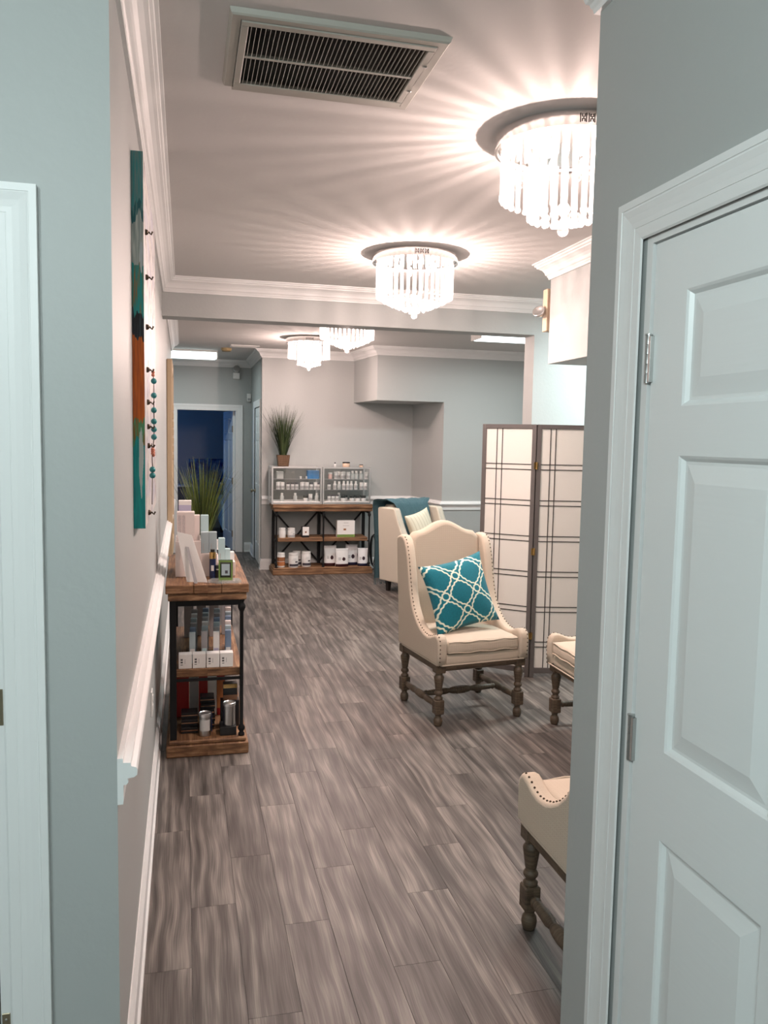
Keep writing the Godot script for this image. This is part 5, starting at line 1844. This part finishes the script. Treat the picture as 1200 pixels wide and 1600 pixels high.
func build_treatment_room():
	var t = thing("treatment_bed", "treatment bed under a pale blue sheet in the dark room", "bed", Vector3(0.98, 0, -13.6))
	var st := mb()
	rbox(st, Vector3(0, 0.60, 0), Vector3(0.80, 0.12, 1.7), 0.04, 0.01)
	obj(st, "mattress", M.aqua_card, t)
	st = mb()
	rbox(st, Vector3(0, 0.42, 0.02), Vector3(0.84, 0.42, 1.72), 0.02)
	obj(st, "sheet_skirt", M.aqua_card, t)
	st = mb()
	rbox(st, Vector3(0, 0.70, -0.6), Vector3(0.5, 0.10, 0.34), 0.045, 0.02)
	obj(st, "head_pillow", M.white_matte, t)
	for sx in [-1, 1]:
		for sz in [-1, 1]:
			st = mb()
			boxc(st, Vector3(sx * 0.36, 0.11, sz * 0.78), Vector3(0.05, 0.22, 0.05), 0.004)
			obj(st, "leg", M.dark_leg, t)
	t = thing("blue_painting", "blue abstract canvas on the back wall of the dark room", "painting", Vector3(0.62, 0.46, -15.098))
	st = mb()
	box(st, Vector3(-0.55, 0, 0), Vector3(0.55, 0.80, 0.03), 0.002)
	obj(st, "canvas", M.navy_box, t)
	card(t, "paint", "blue_paint", 1.098, 0.798, Vector3(0, 0.001, 0.0305))
	t = thing("work_counter", "dark counter with white edge in the dark room", "counter", Vector3(-0.42, 0, -14.45))
	st = mb()
	box(st, Vector3(-0.55, 0, -0.25), Vector3(0.52, 0.80, 0.22), 0.004)
	obj(st, "cabinet", M.navy_box, t)
	st = mb()
	box(st, Vector3(-0.56, 0.80, -0.26), Vector3(0.54, 0.825, 0.24), 0.003)
	obj(st, "top", M.white_matte, t)
	for s in [-0.28, 0.25]:
		st = mb()
		box(st, Vector3(s - 0.24, 0.08, 0.2205), Vector3(s + 0.24, 0.76, 0.234), 0.002)
		var d = obj(st, "cabinet_door", M.navy_box, t)
		st = mb()
		boxc(st, Vector3(s + 0.18, 0.5, 0.245), Vector3(0.01, 0.12, 0.018), 0.002)
		obj(st, "handle", M.steel, d)
	t = thing("blue_sconce", "blue glowing wall lamp in the dark room", "lamp", Vector3(-1.5, 1.75, -13.2))
	st = mb()
	box(st, Vector3(0.0, -0.06, -0.06), Vector3(0.02, 0.06, 0.06), 0.004)
	obj(st, "wall_plate", M.steel, t)
	st = mb()
	ball(st, Vector3(0.12, 0, 0), 0.07, 20, 12)
	obj(st, "lamp_globe", M.blue_glow, t)
	st = mb()
	tube(st, [Vector3(0.01, 0, 0), Vector3(0.06, 0, 0)], 0.012, 8)
	obj(st, "arm", M.steel, t)
	omni("lamp", Vector3(0.12, 0, 0), E_BLUE, Color(0.26, 0.52, 0.86), 0.05, t)

func more_materials():
	var bg = mat("blue_glow", Color(0.3, 0.5, 1.0), 0.4)
	bg.emission_enabled = true
	bg.emission = Color(0.26, 0.52, 0.86)
	bg.emission_energy_multiplier = 1.5
	var n1 = noise(0.02, 41, 3)
	var n2 = noise(0.06, 42, 3)
	var be = mat("board_edge", WHITE, 0.4)
	be.albedo_texture = paint(48, 640, func(x, y):
		var w = n1.get_noise_2d(x * 1.4, y * 0.35) * 26.0
		var s = n2.get_noise_2d(x * 1.6, y * 0.22)
		var q = (y + w) / 640.0
		var c: Color
		if q < 0.13: c = c8(104, 136, 136).lerp(c8(40, 138, 140), clampf(0.4 + s, 0, 1))
		elif q < 0.165: c = c8(20, 92, 98).lerp(c8(140, 160, 156), clampf(s * 1.5, 0, 1))
		elif q < 0.29: c = c8(140, 156, 154).lerp(c8(196, 204, 198), clampf(0.5 + s, 0, 1))
		elif q < 0.42: c = c8(30, 150, 148).lerp(c8(140, 112, 78), clampf(0.35 + s * 1.6, 0, 1))
		elif q < 0.475: c = c8(16, 20, 28).lerp(c8(60, 74, 84), clampf(s * 2.0, 0, 1))
		elif q < 0.70: c = c8(214, 106, 22).lerp(c8(176, 80, 16), clampf(0.4 + s, 0, 1))
		elif q < 0.76: c = c8(84, 156, 108).lerp(c8(150, 96, 40), clampf(0.3 + s * 1.5, 0, 1))
		else: c = c8(10, 164, 160).lerp(c8(8, 136, 136), clampf(0.4 + s, 0, 1))
		if Vector2((x - 32) / 9.0, (y - 520) / 58.0).length() < 1.0 + s * 0.5: c = c8(196, 206, 202)
		if Vector2((x - 38) / 5.0, (y - 175) / 26.0).length() < 1.0 + s * 0.4: c = c8(190, 202, 206)
		return c)
	var bf = mat("board_front", WHITE, 0.45)
	bf.albedo_texture = paint(256, 256, func(x, y):
		var s = n1.get_noise_2d(x * 0.6, y * 2.2)
		var c = c8(206, 203, 198).lerp(c8(178, 178, 192), clampf(0.35 + s, 0, 1))
		if n2.get_noise_2d(x * 1.2, y * 0.5) > 0.34: c = c8(112, 104, 100)
		return c)
	bf.uv1_triplanar = true
	bf.uv1_scale = Vector3(1, 1, 1)
	var bp = mat("blue_paint", WHITE, 0.5)
	bp.albedo_texture = paint(192, 144, func(x, y):
		var s = n1.get_noise_2d(x * 1.3, y * 1.3)
		var k = n2.get_noise_2d(x, y)
		return c8(20, 60, 120).lerp(c8(70, 140, 190), clampf(0.35 + s + 0.5 * k, 0, 1)))

func _ready():
	setup_view()
	make_materials()
	more_materials()
	build_shell()
	build_floor()
	build_doors()
	build_tubes()
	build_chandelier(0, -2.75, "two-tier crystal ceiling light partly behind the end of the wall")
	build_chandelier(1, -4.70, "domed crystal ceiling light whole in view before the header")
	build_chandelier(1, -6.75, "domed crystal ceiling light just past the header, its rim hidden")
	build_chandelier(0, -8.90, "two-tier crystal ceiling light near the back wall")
	build_vent()
	build_small_fittings()
	build_seating()
	build_screen()
	build_back_shelf()
	build_near_table()
	build_wall_art()
	build_treatment_room()
